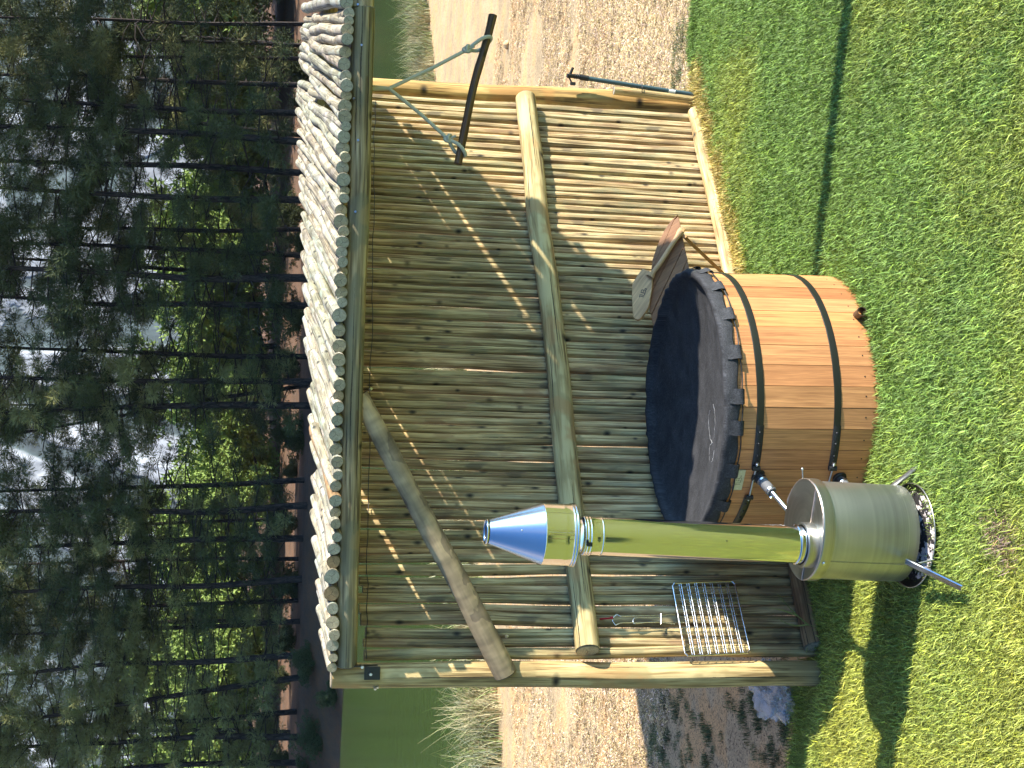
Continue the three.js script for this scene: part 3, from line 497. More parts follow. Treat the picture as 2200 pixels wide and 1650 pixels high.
// ---------------------------------------------------------------- wood-fired heater
const BX = -0.79, BZ = -6.79;
{
  const h = thing('wood_heater', 'stainless steel round stove with tall mirror flue beside the hot tub', 'stove', V(BX, 0, BZ));
  h.rotation.z = -0.028;
  part('body', lathe([[0.27, 0.1], [0.276, 0.1], [0.277, 0.2], [0.277, 0.61], [0.27, 0.612]], 96), M.brushed, h);
  part('body_seam', rod(V(-0.15, 0.1, 0.2345), V(-0.15, 0.6, 0.2345), 0.0022, 6), M.satin, h);
  const lid = part('lid', lathe([[0.001, 0.672], [0.284, 0.672], [0.2885, 0.669], [0.29, 0.664], [0.29, 0.606], [0.284, 0.603]], 96), M.satin, h);
  const a = V(-0.285, 0.675, 0.035), b = V(0.24, 0.675, 0.155); const seam = []; for (let k = 0; k <= 50; k++) { const p = a.clone().lerp(b, k / 50); p.y += 0.001 * noise(k, 3); p.z += 0.003 * noise(k * 0.7, 8); seam.push(p); }
  part('weld_seam', tubeGeo(seam, seam.map((_, k) => 0.0042 + 0.0014 * noise(k * 1.3, 2)), 6), M.weld, lid);
  const rim = []; for (let k = 0; k <= 120; k++) { const t = -1.5 + 4.2 * k / 120; rim.push(V(Math.sin(t) * 0.286, 0.672 + 0.001 * noise(k, 5), Math.cos(t) * 0.286)); }
  part('weld_seam', tubeGeo(rim, rim.map((_, k) => 0.003 + 0.0015 * noise(k * 1.1, 6)), 6), M.weld, lid);
  part('lid_pin', [rod(V(0.27, 0.665, -0.06), V(0.335, 0.675, -0.05), 0.004), new THREE.SphereGeometry(0.009, 10, 8).translate(0.338, 0.676, -0.05)], M.bolt, lid);
  part('lid_bolt', along(bolt(0.012, 0.012), V(-0.16, 0.64, 0.245), V(-0.55, 0, 0.83)), M.bolt, lid);
  const fx = -0.075, fz = 0.125, at = (g) => g.translate(fx, 0, fz);
  part('collar', at(lathe([[0.11, 0.672], [0.126, 0.672], [0.126, 0.73], [0.123, 0.734], [0.112, 0.734]], 64)), M.satin, h);
  const fl = part('flue', at(lathe([[0.106, 0.69], [0.106, 0.758], [0.11, 0.76], [0.1135, 0.766], [0.11, 0.772], [0.1045, 0.775], [0.1045, 1.88], [0.107, 1.884], [0.107, 1.888], [0.1045, 1.892], [0.1045, 1.94], [0.1085, 1.945], [0.1085, 1.955], [0.105, 1.958], [0.1085, 1.962], [0.1085, 1.973], [0.105, 1.977], [0.109, 1.981], [0.109, 1.99], [0.098, 1.995], [0.088, 1.996], [0.088, 2.06]], 96)), M.mirror, h);
  part('flue_seam', rod(V(fx - 0.02, 0.78, fz + 0.1028), V(fx - 0.02, 1.88, fz + 0.1028), 0.0012, 6), M.mirror, fl);
  part('flue_hole', along(new THREE.CylinderGeometry(0.004, 0.004, 0.003, 10), V(fx + 0.015, 1.2, fz + 0.1034), V(0.15, 0, 1)), M.soot, fl);
  part('flue_clamp', [new RoundedBoxGeometry(0.02, 0.03, 0.012, 2, 0.003).translate(fx - 0.035, 1.965, fz + 0.108), along(bolt(0.007, 0.02), V(fx - 0.02, 1.978, fz + 0.115), V(1, 0, 0.2))], M.black, fl);
  const cap = part('flue_cap', at(lathe([[0.09, 2.035], [0.15, 2.035], [0.166, 2.03], [0.1725, 2.035], [0.1725, 2.042], [0.167, 2.046], [0.1715, 2.05], [0.1715, 2.057], [0.167, 2.061], [0.167, 2.1], [0.1695, 2.103], [0.167, 2.108], [0.1675, 2.205], [0.17, 2.212], [0.1675, 2.217]], 96)), M.mirror, h);
  part('cap_cone', at(lathe([[0.1672, 2.217], [0.066, 2.5]], 96)), M.cone, cap);
  part('cap_rim', at(lathe([[0.058, 2.46], [0.06, 2.5], [0.066, 2.504], [0.0695, 2.51], [0.068, 2.518], [0.063, 2.518], [0.06, 2.51]], 64)), M.mirror, cap);
  part('cap_throat', at(lathe([[0.0, 2.4], [0.05, 2.4], [0.058, 2.46], [0.06, 2.509]], 48)), M.soot, cap);
  part('cap_seam', rod(V(fx + 0.03, 2.062, fz + 0.1645), V(fx + 0.03, 2.2, fz + 0.1645), 0.0015, 6), M.satin, cap);
  part('cap_rivet', new THREE.SphereGeometry(0.004, 8, 6).translate(fx + 0.028, 2.34, fz + 0.122), M.bolt, cap);
  const tray = part('ash_tray', lathe([[0.001, 0.012], [0.2, 0.012], [0.245, 0.022], [0.29, 0.05], [0.297, 0.052], [0.297, 0.045], [0.25, 0.012], [0.24, 0.004], [0.001, 0.004]], 80).translate(0, 0.006, 0.07), M.soot, h, 'sooty dish full of white ash');
  part('ash_rim', new THREE.TorusGeometry(0.296, 0.004, 8, 80).rotateX(Math.PI / 2).translate(0, 0.057, 0.07), M.satin, tray);
  const ash = new THREE.CircleGeometry(0.245, 48, 0, Math.PI * 2).rotateX(-Math.PI / 2); { const P = ash.attributes.position; }
  { const g = lathe([[0.001, 0.034], [0.06, 0.032], [0.12, 0.036], [0.18, 0.031], [0.22, 0.034], [0.24, 0.03], [0.255, 0.024]], 48), P = g.attributes.position, u = g.attributes.uv; for (let i = 0; i < P.count; i++) { P.setY(i, P.getY(i) + 0.008 * noise(P.getX(i) * 30, P.getZ(i) * 30, 5)); u.setXY(i, P.getX(i) * 2.2, P.getZ(i) * 2.2); } g.computeVertexNormals(); g.translate(0, 0.006, 0.07); part('ash', g, M.ash, tray); }
  part('grate_leg', [rod(V(-0.2, 0.04, -0.1), V(-0.2, 0.12, -0.1), 0.02), rod(V(0.2, 0.04, -0.1), V(0.2, 0.12, -0.1), 0.02), rod(V(0, 0.04, -0.2), V(0, 0.12, -0.2), 0.02)], M.soot, h);
  part('inner_drum', lathe([[0.24, 0.09], [0.24, 0.4]], 48), M.soot, h);
  // handle: a folded channel reaching towards the viewer
  const h0 = V(-0.125, 0.175, 0.29), h1 = V(-0.2, 0.075, 0.72), hd = h1.clone().sub(h0), ch = new THREE.Shape(); ch.moveTo(-0.017, -0.012); ch.lineTo(-0.017, 0.008); ch.lineTo(-0.012, 0.013); ch.lineTo(0.012, 0.013); ch.lineTo(0.017, 0.008); ch.lineTo(0.017, -0.012); ch.lineTo(0.014, -0.012); ch.lineTo(0.014, 0.006); ch.lineTo(0.01, 0.01); ch.lineTo(-0.01, 0.01); ch.lineTo(-0.014, 0.006); ch.lineTo(-0.014, -0.012);
  const hg = new THREE.ExtrudeGeometry(ch, { depth: hd.length(), bevelEnabled: false, steps: 1 }); { const q = new THREE.Quaternion().setFromUnitVectors(V(0, 0, 1), hd.clone().normalize()); hg.applyQuaternion(q).translate(h0.x, h0.y, h0.z); }
  const hm = part('handle', hg, std({ color: new THREE.Color(0.72, 0.72, 0.72), metalness: 1, roughness: 0.14 }), h);
  part('handle_strut', [rod(V(-0.15, 0.06, 0.33), h0.clone().lerp(h1, 0.25), 0.007), rod(V(-0.1, 0.045, 0.35), h0.clone().lerp(h1, 0.12), 0.006)], M.satin, hm);
  // ground peg pipe on the right
  part('foot_pipe', tubeGeo([V(0.2, 0.17, -0.1), V(0.29, 0.1, -0.03), V(0.41, 0.025, 0.1)], 0.015, 14), M.satin, h);
  for (const [y, q, ty] of [[0.765, V(0.02, 0.6, -0.27), 0.762], [0.235, V(0.05, 0.13, -0.27), 0.235]]) {
    const s = onTub(-30, ty).applyAxisAngle(V(0, 0, 1), 0.02).add(V(TUB.x - BX, 0, TUB.z - BZ)), d = q.clone().sub(s), n = d.clone().normalize(), pp = part('water_pipe', rod(s, q, 0.0175, 16), M.chrome, h);
    part('hose_sleeve', [rod(s.clone().addScaledVector(n, 0.03), s.clone().addScaledVector(n, 0.155), 0.032, 20)], M.rubber, pp);
    part('wall_fitting', [rod(s.clone().addScaledVector(n, -0.01), s.clone().addScaledVector(n, 0.045), 0.037, 20), along(new THREE.TorusGeometry(0.04, 0.009, 8, 24).rotateX(Math.PI / 2), s.clone().addScaledVector(n, 0.012), n)], M.black, pp);
    for (const t of [0.055, 0.14]) part('hose_clamp', [along(new THREE.CylinderGeometry(0.0345, 0.0345, 0.012, 20), s.clone().addScaledVector(n, t), n), along(new THREE.BoxGeometry(0.016, 0.016, 0.022), s.clone().addScaledVector(n, t).add(V(-0.036, -0.006, 0.01)), n)], M.bolt, pp);
  }
}

// ---------------------------------------------------------------- folded table and paddle behind the tub
{
  const p0 = V(0.98, 0.72, -9.42), nrm = V(0.32, 0.42, 0.85).normalize(), Q = (u, v, lift = 0) => onP(u, v, p0, nrm).addScaledVector(nrm, lift);
  const ex = V(0.85, 0, -0.32).normalize(), ey = nrm.clone().cross(ex).normalize(), to2 = (p) => { const d = p.clone().sub(p0); return new THREE.Vector2(d.dot(ex), d.dot(ey)); };
  const slab = (pts, th, lift, bev = 0.003) => { const g = new THREE.ExtrudeGeometry(new THREE.Shape(pts.map(to2)), { depth: th, bevelEnabled: true, bevelSize: bev, bevelThickness: bev, bevelSegments: 2, curveSegments: 8 }); g.applyMatrix4(new THREE.Matrix4().makeBasis(ex, ey, nrm).setPosition(p0.clone().addScaledVector(nrm, lift))); return g; };
  const tbl = thing('folding_table', 'folded round-topped wooden table of brown planks leaning behind the hot tub', 'table', V(0.98, 0, -9.42));
  const off = (g) => g.translate(-0.98, 0, 9.42);
  const planks = [
    [[1185, 1456], [1176, 1449], [1064, 1400], [1090, 1404], [1120, 1414], [1150, 1428], [1172, 1443]],
    [[1181, 1458], [1150, 1464.5], [1022, 1402], [1030, 1396], [1060, 1399.5], [1174, 1450]],
    [[1147, 1465], [1120, 1470.5], [972, 1400], [990, 1396.5], [1018, 1402]],
    [[1117, 1471], [1090, 1477], [945, 1412], [952, 1404], [968, 1401]],
    [[1087, 1477.5], [1040, 1487], [945, 1450], [941, 1416]]];
  planks.forEach((pl, i) => { const g = off(slab(pl.map((q) => Q(...q)), 0.022, 0)); const P = g.attributes.position, u = []; for (let k = 0; k < P.count; k++) u.push((P.getX(k) * 0.8 + P.getY(k) * 0.6) / 0.4 + i * 0.37, (P.getX(k) * 0.6 - P.getY(k) * 0.8) / 1.2); g.setAttribute('uv', new THREE.Float32BufferAttribute(u, 2)); part('plank', g, M.plank, tbl); });
  const a = Q(1146, 1468, -0.03), b = onY(1066, 1550, 0.16);
  { const d = b.clone().sub(a), L = d.length(), g = new RoundedBoxGeometry(0.05, L, 0.028, 2, 0.004); const q = new THREE.Quaternion().setFromUnitVectors(V(0, 1, 0), d.clone().normalize()); g.applyQuaternion(q).translate((a.x + b.x) / 2, (a.y + b.y) / 2, (a.z + b.z) / 2); part('leg', off(g), M.plankEdge, tbl); }
  { const a2 = Q(1000, 1440, -0.03), b2 = V(0.75, 0.02, -9.1), d = b2.clone().sub(a2), g = new RoundedBoxGeometry(0.05, d.length(), 0.028, 2, 0.004); g.applyQuaternion(new THREE.Quaternion().setFromUnitVectors(V(0, 1, 0), d.clone().normalize())).translate((a2.x + b2.x) / 2, (a2.y + b2.y) / 2, (a2.z + b2.z) / 2); part('leg', off(g), M.plankEdge, tbl); }
  const pd = thing('stirring_paddle', 'pale wooden paddle with a broad blade lying against the folded table', 'paddle', V(0.8, 0.9, -9.3));
  const mv = (g) => g.translate(-0.8, -0.9, 9.3), Z = (zx, zy, lift) => Q(1650 - 440 - zy / 5.893, 1340 + zx / 5.893, lift);
  const bl = [[138, 1050], [190, 960], [255, 868], [300, 880], [350, 895], [372, 960], [372, 1060], [330, 1330], [255, 1440], [210, 1490], [165, 1480], [145, 1430], [133, 1200]];
  const blade = mv(slab(new THREE.CatmullRomCurve3(bl.map((q) => Z(...q)), true, 'catmullrom', 0.2).getPoints(60), 0.02, 0.045, 0.006));
  { const P = blade.attributes.position, u = []; for (let k = 0; k < P.count; k++) u.push((P.getX(k) * 0.6 + P.getY(k) * 0.8) / 0.4, (P.getX(k) * 0.8 - P.getY(k) * 0.6) / 1.2); blade.setAttribute('uv', new THREE.Float32BufferAttribute(u, 2)); }
  part('blade', blade, M.paddle, pd);
  const hp = new THREE.CatmullRomCurve3([[345, 960], [400, 880], [470, 790], [560, 650], [650, 510], [700, 440], [735, 385]].map(([x, y]) => Z(x, y, 0.06).sub(V(0.8, 0.9, -9.3)))).getPoints(24);
  const hg = tubeGeo(hp, hp.map((_, i) => 0.026 + 0.022 * smooth(i, 4, 0) + 0.014 * smooth(i, 18, 24)), 16, { flat: 0.7, tile: 1 });
  const hnd = part('handle', hg, M.paddle, pd); part('handle_end', capGeo(hg, 16, true, 0.7), M.paddle, hnd);
  const ctr = Z(262, 1165, 0.0715), e1 = Z(280, 1110, 0).sub(Z(238, 1230, 0)).normalize(), e2 = nrm.clone().cross(e1).normalize(), mk = [];
  const st = (x0, y0, x1, y1) => { const a = ctr.clone().addScaledVector(e1, (x0 - 120) * 0.00042).addScaledVector(e2, (64 - y0) * 0.00042), b = ctr.clone().addScaledVector(e1, (x1 - 120) * 0.00042).addScaledVector(e2, (64 - y1) * 0.00042), g = new THREE.BoxGeometry(a.distanceTo(b) + 0.004, 0.0042, 0.002), t = b.clone().sub(a).normalize(); mk.push(g.applyMatrix4(new THREE.Matrix4().makeBasis(t, nrm.clone().cross(t), nrm).setPosition(a.lerp(b, 0.5)))); };
  for (const q of [[30, 24, 88, 24], [54, 24, 54, 104], [82, 38, 82, 90], [82, 90, 96, 104], [96, 104, 126, 104], [126, 104, 126, 24], [126, 24, 176, 24], [176, 24, 186, 40], [186, 40, 176, 63], [176, 63, 128, 63], [176, 63, 190, 80], [190, 80, 178, 104], [178, 104, 126, 104], [204, 76, 224, 76], [224, 76, 204, 104], [204, 104, 224, 104]]) st(...q);
  part('brand_mark', mv(merge(mk)), M.black, pd);
}

// ---------------------------------------------------------------- grill basket on the fence
{
  const O = onF(250, 1520, 0.16), gr = thing('grill_basket', 'shiny wire grill basket hanging by its handle on the fence', 'grill', O);
  const Gp = (zx, zy, off) => onF(1650 - (1220 + zy / 7.5), 1400 + zx / 7.5, off).sub(O);
  const TR = [330, 250], BR = [1330, 215], TL = [545, 1420], BL = [1590, 1370];
  const P = (a, b, off) => Gp(lerp(lerp(TL[0], TR[0], a), lerp(BL[0], BR[0], a), b), lerp(lerp(TL[1], TR[1], a), lerp(BL[1], BR[1], a), b), off);
  for (const off of [0.07, 0.1]) {
    const fr = [P(0.04, 0, off), P(0.96, 0, off), P(1, 0.04, off), P(1, 0.96, off), P(0.96, 1, off), P(0.04, 1, off), P(0, 0.96, off), P(0, 0.04, off)];
    const sheet = part('frame', fr.map((p, i) => rod(p, fr[(i + 1) % 8], 0.0055, 8)), M.chrome, gr);
    for (let k = 1; k < 8; k++) part('bar', rod(P(0.01, (k + (off > 0.085 ? 0.14 : -0.14)) / 8, off), P(0.99, (k + (off > 0.085 ? 0.14 : -0.14)) / 8, off), 0.0035, 6), M.chrome, sheet);
    for (let k = 1; k < 13; k++) part('cross_wire', rod(P(k / 13, 0.01, off - 0.004), P(k / 13, 0.99, off - 0.004), 0.0022, 5), M.chrome, sheet);
  }
  const H = (x, y) => onF(1650 - y, x, 0.085).sub(O);
  const hs = [[1450, 1320], [1420, 1321], [1336, 1324], [1326, 1320], [1318, 1327], [1316, 1334], [1323, 1343], [1336, 1338], [1420, 1337], [1450, 1340]].map(([x, y]) => H(x, y));
  part('handle', tubeGeo(new THREE.CatmullRomCurve3(hs, false, 'catmullrom', 0.2).getPoints(60), 0.0035, 6), M.chrome, gr);
  part('handle_inner', tubeGeo(new THREE.CatmullRomCurve3([[1420, 1326], [1370, 1327], [1361, 1331], [1364, 1340], [1420, 1333]].map(([x, y]) => H(x, y)), false, 'catmullrom', 0.3).getPoints(30), 0.003, 6), M.chrome, gr);
  part('slide_ring', rod(H(1420, 1319), H(1420, 1341), 0.006, 8), M.chrome, gr);
  solo('red_hook', [rod(onF(1650 - 1330, 1289, 0.03), onF(1650 - 1328, 1313, 0.09), 0.006, 8), new THREE.SphereGeometry(0.011, 10, 8).applyMatrix4(new THREE.Matrix4().setPosition(onF(1650 - 1327, 1314, 0.09)))], M.red, 'small red hook on the fence that carries the grill handle', 'hook');
}

// ---------------------------------------------------------------- sprinkler riser and stake by the far post
{
  const b = V(2.72, 0, -11.2), sp = thing('sprinkler_riser', 'grey-green riser pipe with a black sprinkler head tied to a short stake', 'sprinkler', b);
  const top = V(2.815, 1.03, -11.24).sub(b);
  part('pipe', rod(V(0, -0.05, 0), top, 0.021, 16), M.greenPipe, sp);
  part('tape', rod(top.clone().multiplyScalar(0.21), top.clone().multiplyScalar(0.27), 0.0225, 16), M.white, sp);
  const head = part('sprinkler_head', [rod(top, top.clone().add(V(0.006, 0.075, 0)), 0.026, 14), rod(top.clone().add(V(0.006, 0.075, 0)), top.clone().add(V(0.012, 0.14, 0)), 0.018, 12), ...[0.085, 0.105, 0.125].map((y) => along(new THREE.TorusGeometry(0.02, 0.006, 6, 14).rotateX(Math.PI / 2), top.clone().add(V(0.01, y, 0)), V(0.08, 1, 0))), rod(top.clone().add(V(0.012, 0.13, 0)), top.clone().add(V(0.01, 0.2, 0.01)), 0.02, 12)], M.black, sp);
  part('nozzle', rod(top.clone().add(V(-0.01, 0.185, 0)), top.clone().add(V(0.085, 0.15, 0.02)), 0.013, 12), M.black, head);
  part('impact_arm', [rod(top.clone().add(V(0.02, 0.19, 0)), top.clone().add(V(-0.055, 0.155, 0.01)), 0.008, 8), new RoundedBoxGeometry(0.03, 0.05, 0.02, 1, 0.004).applyMatrix4(new THREE.Matrix4().setPosition(top.clone().add(V(-0.06, 0.145, 0.012))))], M.black, head);
  const tieY = top.clone().multiplyScalar(0.52);
  part('cable_tie', along(new THREE.TorusGeometry(0.045, 0.004, 6, 24).rotateX(Math.PI / 2), tieY.clone().add(V(-0.03, 0, 0)), V(0, 1, 0)), M.black, sp);
  const st = thing('short_stake', 'short split timber stake beside the far post', 'stake', V(2.68, 0, -11.22));
  log('stake', V(0, -0.1, 0.0), V(0.035, 0.79, 0), 0.04, 0.038, M.post, st, { s: 45, nr: 10, n: 8, amp: 0.004, end: M.ends[0] });
}

{
  const g = new THREE.IcosahedronGeometry(0.075, 3), P = g.attributes.position, p = onY(1650 - 96, 1092, -0.25);
  for (let i = 0; i < P.count; i++) { const x = P.getX(i), y = P.getY(i), z = P.getZ(i), k = 1 + 0.3 * noise(x * 18 + 3, y * 18 + z * 15, 5); P.setXYZ(i, x * k * 1.2, y * k * 0.8, z * k); }
  g.computeVertexNormals(); const st = solo('stone', g, std({ map: T.sand, bumpMap: asBump(T.sand), bumpScale: 0.004, roughness: 0.9 }), 'small pale stone lying alone on the sand beyond the swing', 'stone'); st.position.set(p.x, groundY(p.x, p.z) + 0.035, p.z);
}

// ---------------------------------------------------------------- plastic bag behind the near post
{
  rnd = rngOf(19);
  const g = new THREE.SphereGeometry(1, 48, 32), P = g.attributes.position;
  for (let i = 0; i < P.count; i++) { const x = P.getX(i), y = P.getY(i), z = P.getZ(i), k = 0.75 + 0.5 * Math.abs(noise(x * 2.6 + 5, y * 2.6 + z * 2.1, 3)) + 0.25 * noise(x * 6 + z * 5, y * 6, 4) + 0.12 * noise(x * 13, y * 13 + z * 12, 6); P.setXYZ(i, x * 0.2 * k + 0.05 * y, Math.max(0, 0.1 + 0.13 * y * k), z * 0.3 * k); }
  g.computeVertexNormals();
  const bag = solo('plastic_bag', g, M.plastic, 'crumpled clear plastic bag on the ground behind the near post', 'bag'); bag.position.set(-2.17, -0.02, -8.66); bag.rotation.y = 0.3;
}

// ---------------------------------------------------------------- grass blades
function bladeGeo(list) {                               // each: base, direction, length, width, curl
  const pos = [], nor = [], idx = [], col = [];
  for (const [x, z, az, lean, L, w, curl] of list) {
    const dx = Math.cos(az), dz = Math.sin(az), sx = -dz * w / 2, sz = dx * w / 2, k = pos.length / 3;
    const p1 = [x + dx * L * lean * 0.45, L * 0.55 * Math.sqrt(1 - lean * lean * 0.6), z + dz * L * lean * 0.45], p2 = [x + dx * L * (lean + curl * 0.5), L * Math.max(0.15, 0.95 * Math.sqrt(Math.max(0.05, 1 - lean * lean)) - curl * 0.3), z + dz * L * (lean + curl * 0.5)];
    pos.push(x - sx, -0.01, z - sz, x + sx, -0.01, z + sz, p1[0] - sx * 0.8, p1[1], p1[2] - sz * 0.8, p1[0] + sx * 0.8, p1[1], p1[2] + sz * 0.8, p2[0], p2[1], p2[2]);
    const n = V(-dx * 0.7, 0.7, -dz * 0.7).lerp(V(0, 1, 0), 0.2).normalize(); const tn = Math.pow(rnd(), 1.6) * 1.25 + 0.5, tb = rr(0.7, 1.6); for (let i = 0; i < 5; i++) { nor.push(n.x, n.y, n.z); col.push(tn * rr(0.97, 1.03), tn, tn * tb); }
    idx.push(k, k + 1, k + 2, k + 2, k + 1, k + 3, k + 2, k + 3, k + 4);
  }
  const g = new THREE.BufferGeometry(); g.setAttribute('position', new THREE.Float32BufferAttribute(pos, 3)); g.setAttribute('normal', new THREE.Float32BufferAttribute(nor, 3)); g.setAttribute('color', new THREE.Float32BufferAttribute(col, 3)); g.setIndex(idx); g.computeVertexNormals(); return g;
}
function scatter(name, geo, mat, spots, label, category) {
  const m = shade(new THREE.InstancedMesh(geo, mat, spots.length)), o = new THREE.Object3D(); m.name = name;
  spots.forEach((s, i) => { o.position.copy(s.p); o.rotation.set(s.rx || 0, s.ry || 0, s.rz || 0); o.scale.setScalar(s.k || 1); if (s.ky) o.scale.y *= s.ky; o.updateMatrix(); m.setMatrixAt(i, o.matrix); m.setColorAt(i, s.c || new THREE.Color(1, 1, 1)); });
  scene.add(m); return tag(m, label, category, null, 'stuff');
}
const leafMat = (o) => new THREE.MeshPhysicalMaterial({ roughness: 0.55, specularIntensity: 0.5, side: THREE.DoubleSide, ...o });
{
  rnd = rngOf(2024);
  const mk = (n, R, l0, l1, w0, w1) => bladeGeo(Array.from({ length: n }, () => { const a = rnd() * 6.283, r = R * Math.sqrt(rnd()); return [Math.cos(a) * r, Math.sin(a) * r, rnd() * 6.283, rr(0.15, 0.85), rr(l0, l1), rr(w0, w1), rr(0, 0.6)]; }));
  const gA = mk(84, 0.11, 0.035, 0.075, 0.004, 0.007), gB = mk(70, 0.11, 0.04, 0.095, 0.0035, 0.007), dirt = onY(1650 - 1156, 2167);
  const SA = [], SB = [], c = new THREE.Color();
  for (let i = 0; i < 30000; i++) {
    const x = rr(-3.6, 5.0), z = rr(-11.9, -5.0);
    if (z < lawnEdge(x) + 0.02 || Math.abs(x) > -z * 0.36 + 0.9) continue;
    if (Math.hypot(x - TUB.x, z - TUB.z) < TUB.R + 0.03 || Math.hypot(x - BX, z - BZ - 0.06) < 0.3 || Math.hypot(x + 1.885, z + 8.04) < 0.1) continue;
    const f = V(x, 0, z).sub(FA).dot(FN), al = V(x, 0, z).sub(FA).dot(FE);
    if (f < 0.2 && al > 0.1 && al < FL - 0.1 && rnd() < 0.9) continue;
    const n1 = noise(x * 0.8, z * 0.8, 31), n2 = noise(x * 3, z * 3, 32), yel = clamp(0.45 * smooth(-x - 0.2 + 0.5 * (z + 8), -1.2, 1.8) + 0.3 * n1 + 0.25 * n2 * 0.6 + (rnd() - 0.5) * 0.3);
    c.setRGB(lerp(0.185, 0.46, yel), lerp(0.29, 0.43, yel), lerp(0.05, 0.06, yel)).multiplyScalar(rr(0.7, 1.3));
    let k = rr(0.75, 1.2), ky = 1;
    if (f < 0.45 && al > 2.2 && al < FL + 0.3 && rnd() < 0.85 * smooth(f, 0.5, 0.2)) { c.setRGB(0.52, 0.4, 0.1).multiplyScalar(rr(0.7, 1.2)); ky = 1.3; }
    if (Math.hypot(x - TUB.x, z - TUB.z) < TUB.R + 0.12 || Math.abs(z - lawnEdge(x)) < 0.12) { ky = 1.35; }
    if (Math.hypot((x - dirt.x) / 0.09, (z - dirt.z) / 0.16) < 1 && rnd() < 0.75) c.setRGB(0.3, 0.2, 0.12);
    (rnd() < 0.5 ? SA : SB).push({ p: V(x, rr(-0.008, 0), z), ry: rnd() * 6.28, k, ky, c: c.clone() });
  }
  // sparse tufts on the sand
  for (let i = 0; i < 700; i++) { const left = rnd() < 0.6, x = left ? rr(-4.4, -1.9) : rr(2.6, 6), z = left ? rr(-12.5, -8.5) : rr(-12.6, -11.4); if (noise(x * 1.2, z * 1.8, 77) < 0.1 || z > lawnEdge(x)) continue; SB.push({ p: V(x, groundY(x, z), z), ry: rnd() * 6.28, k: rr(0.4, 0.9), c: new THREE.Color(0.11, 0.15, 0.05).multiplyScalar(rr(0.7, 1.2)) }); }
  scatter('grass', gA, leafMat({ color: 0xffffff, vertexColors: true }), SA, 'short green lawn grass around the tub and stove', 'grass');
  scatter('grass_tufts', gB, leafMat({ color: 0xffffff, vertexColors: true }), SB, 'longer green grass growing in the lawn and along its edge', 'grass');
}
{ // dry chips on the sand
  rnd = rngOf(31);
  const g = bladeGeo(Array.from({ length: 14 }, () => [rr(-0.09, 0.09), rr(-0.09, 0.09), rnd() * 6.28, rr(0.9, 1.0), rr(0.025, 0.07), rr(0.005, 0.011), rr(0.1, 0.6)])); g.scale(1, 0.35, 1);
  const S = [];
  for (let i = 0; i < 30000; i++) {
    const left = rnd() < 0.17, z = left ? -12 - 11 * Math.pow(rnd(), 1.3) : -11.2 - 15 * Math.pow(rnd(), 1.7), x = left ? rr(z * 0.36, z * 0.17) : rr(-0.13 * z - 0.2, -z * 0.37);
    if (z > lawnEdge(x) || noise(x * 0.9, z * 1.3, 55) < lerp(-0.75, 0.35, smooth(-z, 12, 24)) - rnd() * 0.5) continue;
    const d = rnd(), c = d < 0.62 ? new THREE.Color(0.66, 0.5, 0.3) : d < 0.85 ? new THREE.Color(0.42, 0.29, 0.16) : new THREE.Color(0.12, 0.09, 0.05);
    S.push({ p: V(x, groundY(x, z) + 0.008, z), ry: rnd() * 6.28, k: rr(0.7, 1.4), c: c.multiplyScalar(rr(0.75, 1.2)) });
  }
  scatter('wood_chips', g, leafMat({ color: 0xffffff, vertexColors: true, roughness: 0.9, specularIntensity: 0.1 }), S, 'dry straw and bark chips strewn over the sandy bank', 'litter');
}
{ // reeds along the near shore
  rnd = rngOf(606);
  const stalk = (n, R, l0, l1, w0, w1) => { const pos = [], idx = []; for (let i = 0; i < n; i++) { const a = rnd() * 6.28, r = R * rnd(), x = Math.cos(a) * r, z = Math.sin(a) * r, az = rnd() * 6.28, L = rr(l0, l1), w = rr(w0, w1), ln = rr(0.1, 0.7), dr = rr(0, 0.75), k = pos.length / 3, dx = Math.cos(az), dz = Math.sin(az); for (let j = 0; j < 5; j++) { const t = j / 4, o = L * (ln * t * t + 0.08 * t), y = L * (t - dr * t * t * t * 0.7), ww = w * (1 - t * 0.85) / 2; pos.push(x + dx * o - dz * ww, y, z + dz * o + dx * ww, x + dx * o + dz * ww, y, z + dz * o - dx * ww); if (j) idx.push(k + j * 2 - 2, k + j * 2 - 1, k + j * 2, k + j * 2, k + j * 2 - 1, k + j * 2 + 1); } } const g = new THREE.BufferGeometry(); g.setAttribute('position', new THREE.Float32BufferAttribute(pos, 3)); g.setIndex(idx); g.computeVertexNormals(); return g; };
  const gT = stalk(46, 0.32, 0.5, 1.25, 0.012, 0.026), gS = stalk(30, 0.3, 0.25, 0.7, 0.012, 0.025);
  const S = [], S2 = [];
  for (let i = 0; i < 1100; i++) {
    const x = rr(-13, 26), zs = shoreZ(x), t = rnd(), z = zs + rr(-0.7, 2.3), y = groundY(x, z) - 0.05, d = rnd();
    const c = d < 0.45 ? new THREE.Color(0.42, 0.36, 0.2) : d < 0.8 ? new THREE.Color(0.2, 0.24, 0.08) : new THREE.Color(0.3, 0.31, 0.2);
    (z < zs + 1.3 ? S : S2).push({ p: V(x, y, z), ry: rnd() * 6.28, k: rr(0.7, 1.25), c: c.multiplyScalar(rr(0.75, 1.2)) });
  }
  const rm = leafMat({ color: 0xffffff, roughness: 0.8, specularIntensity: 0.2 });
  scatter('reeds', gT, rm, S, 'long dry and green reeds along the near pond edge', 'reeds');
  scatter('shore_grass', gS, rm, S2, 'shorter tufted grass on the sand just before the reeds', 'grass');
}
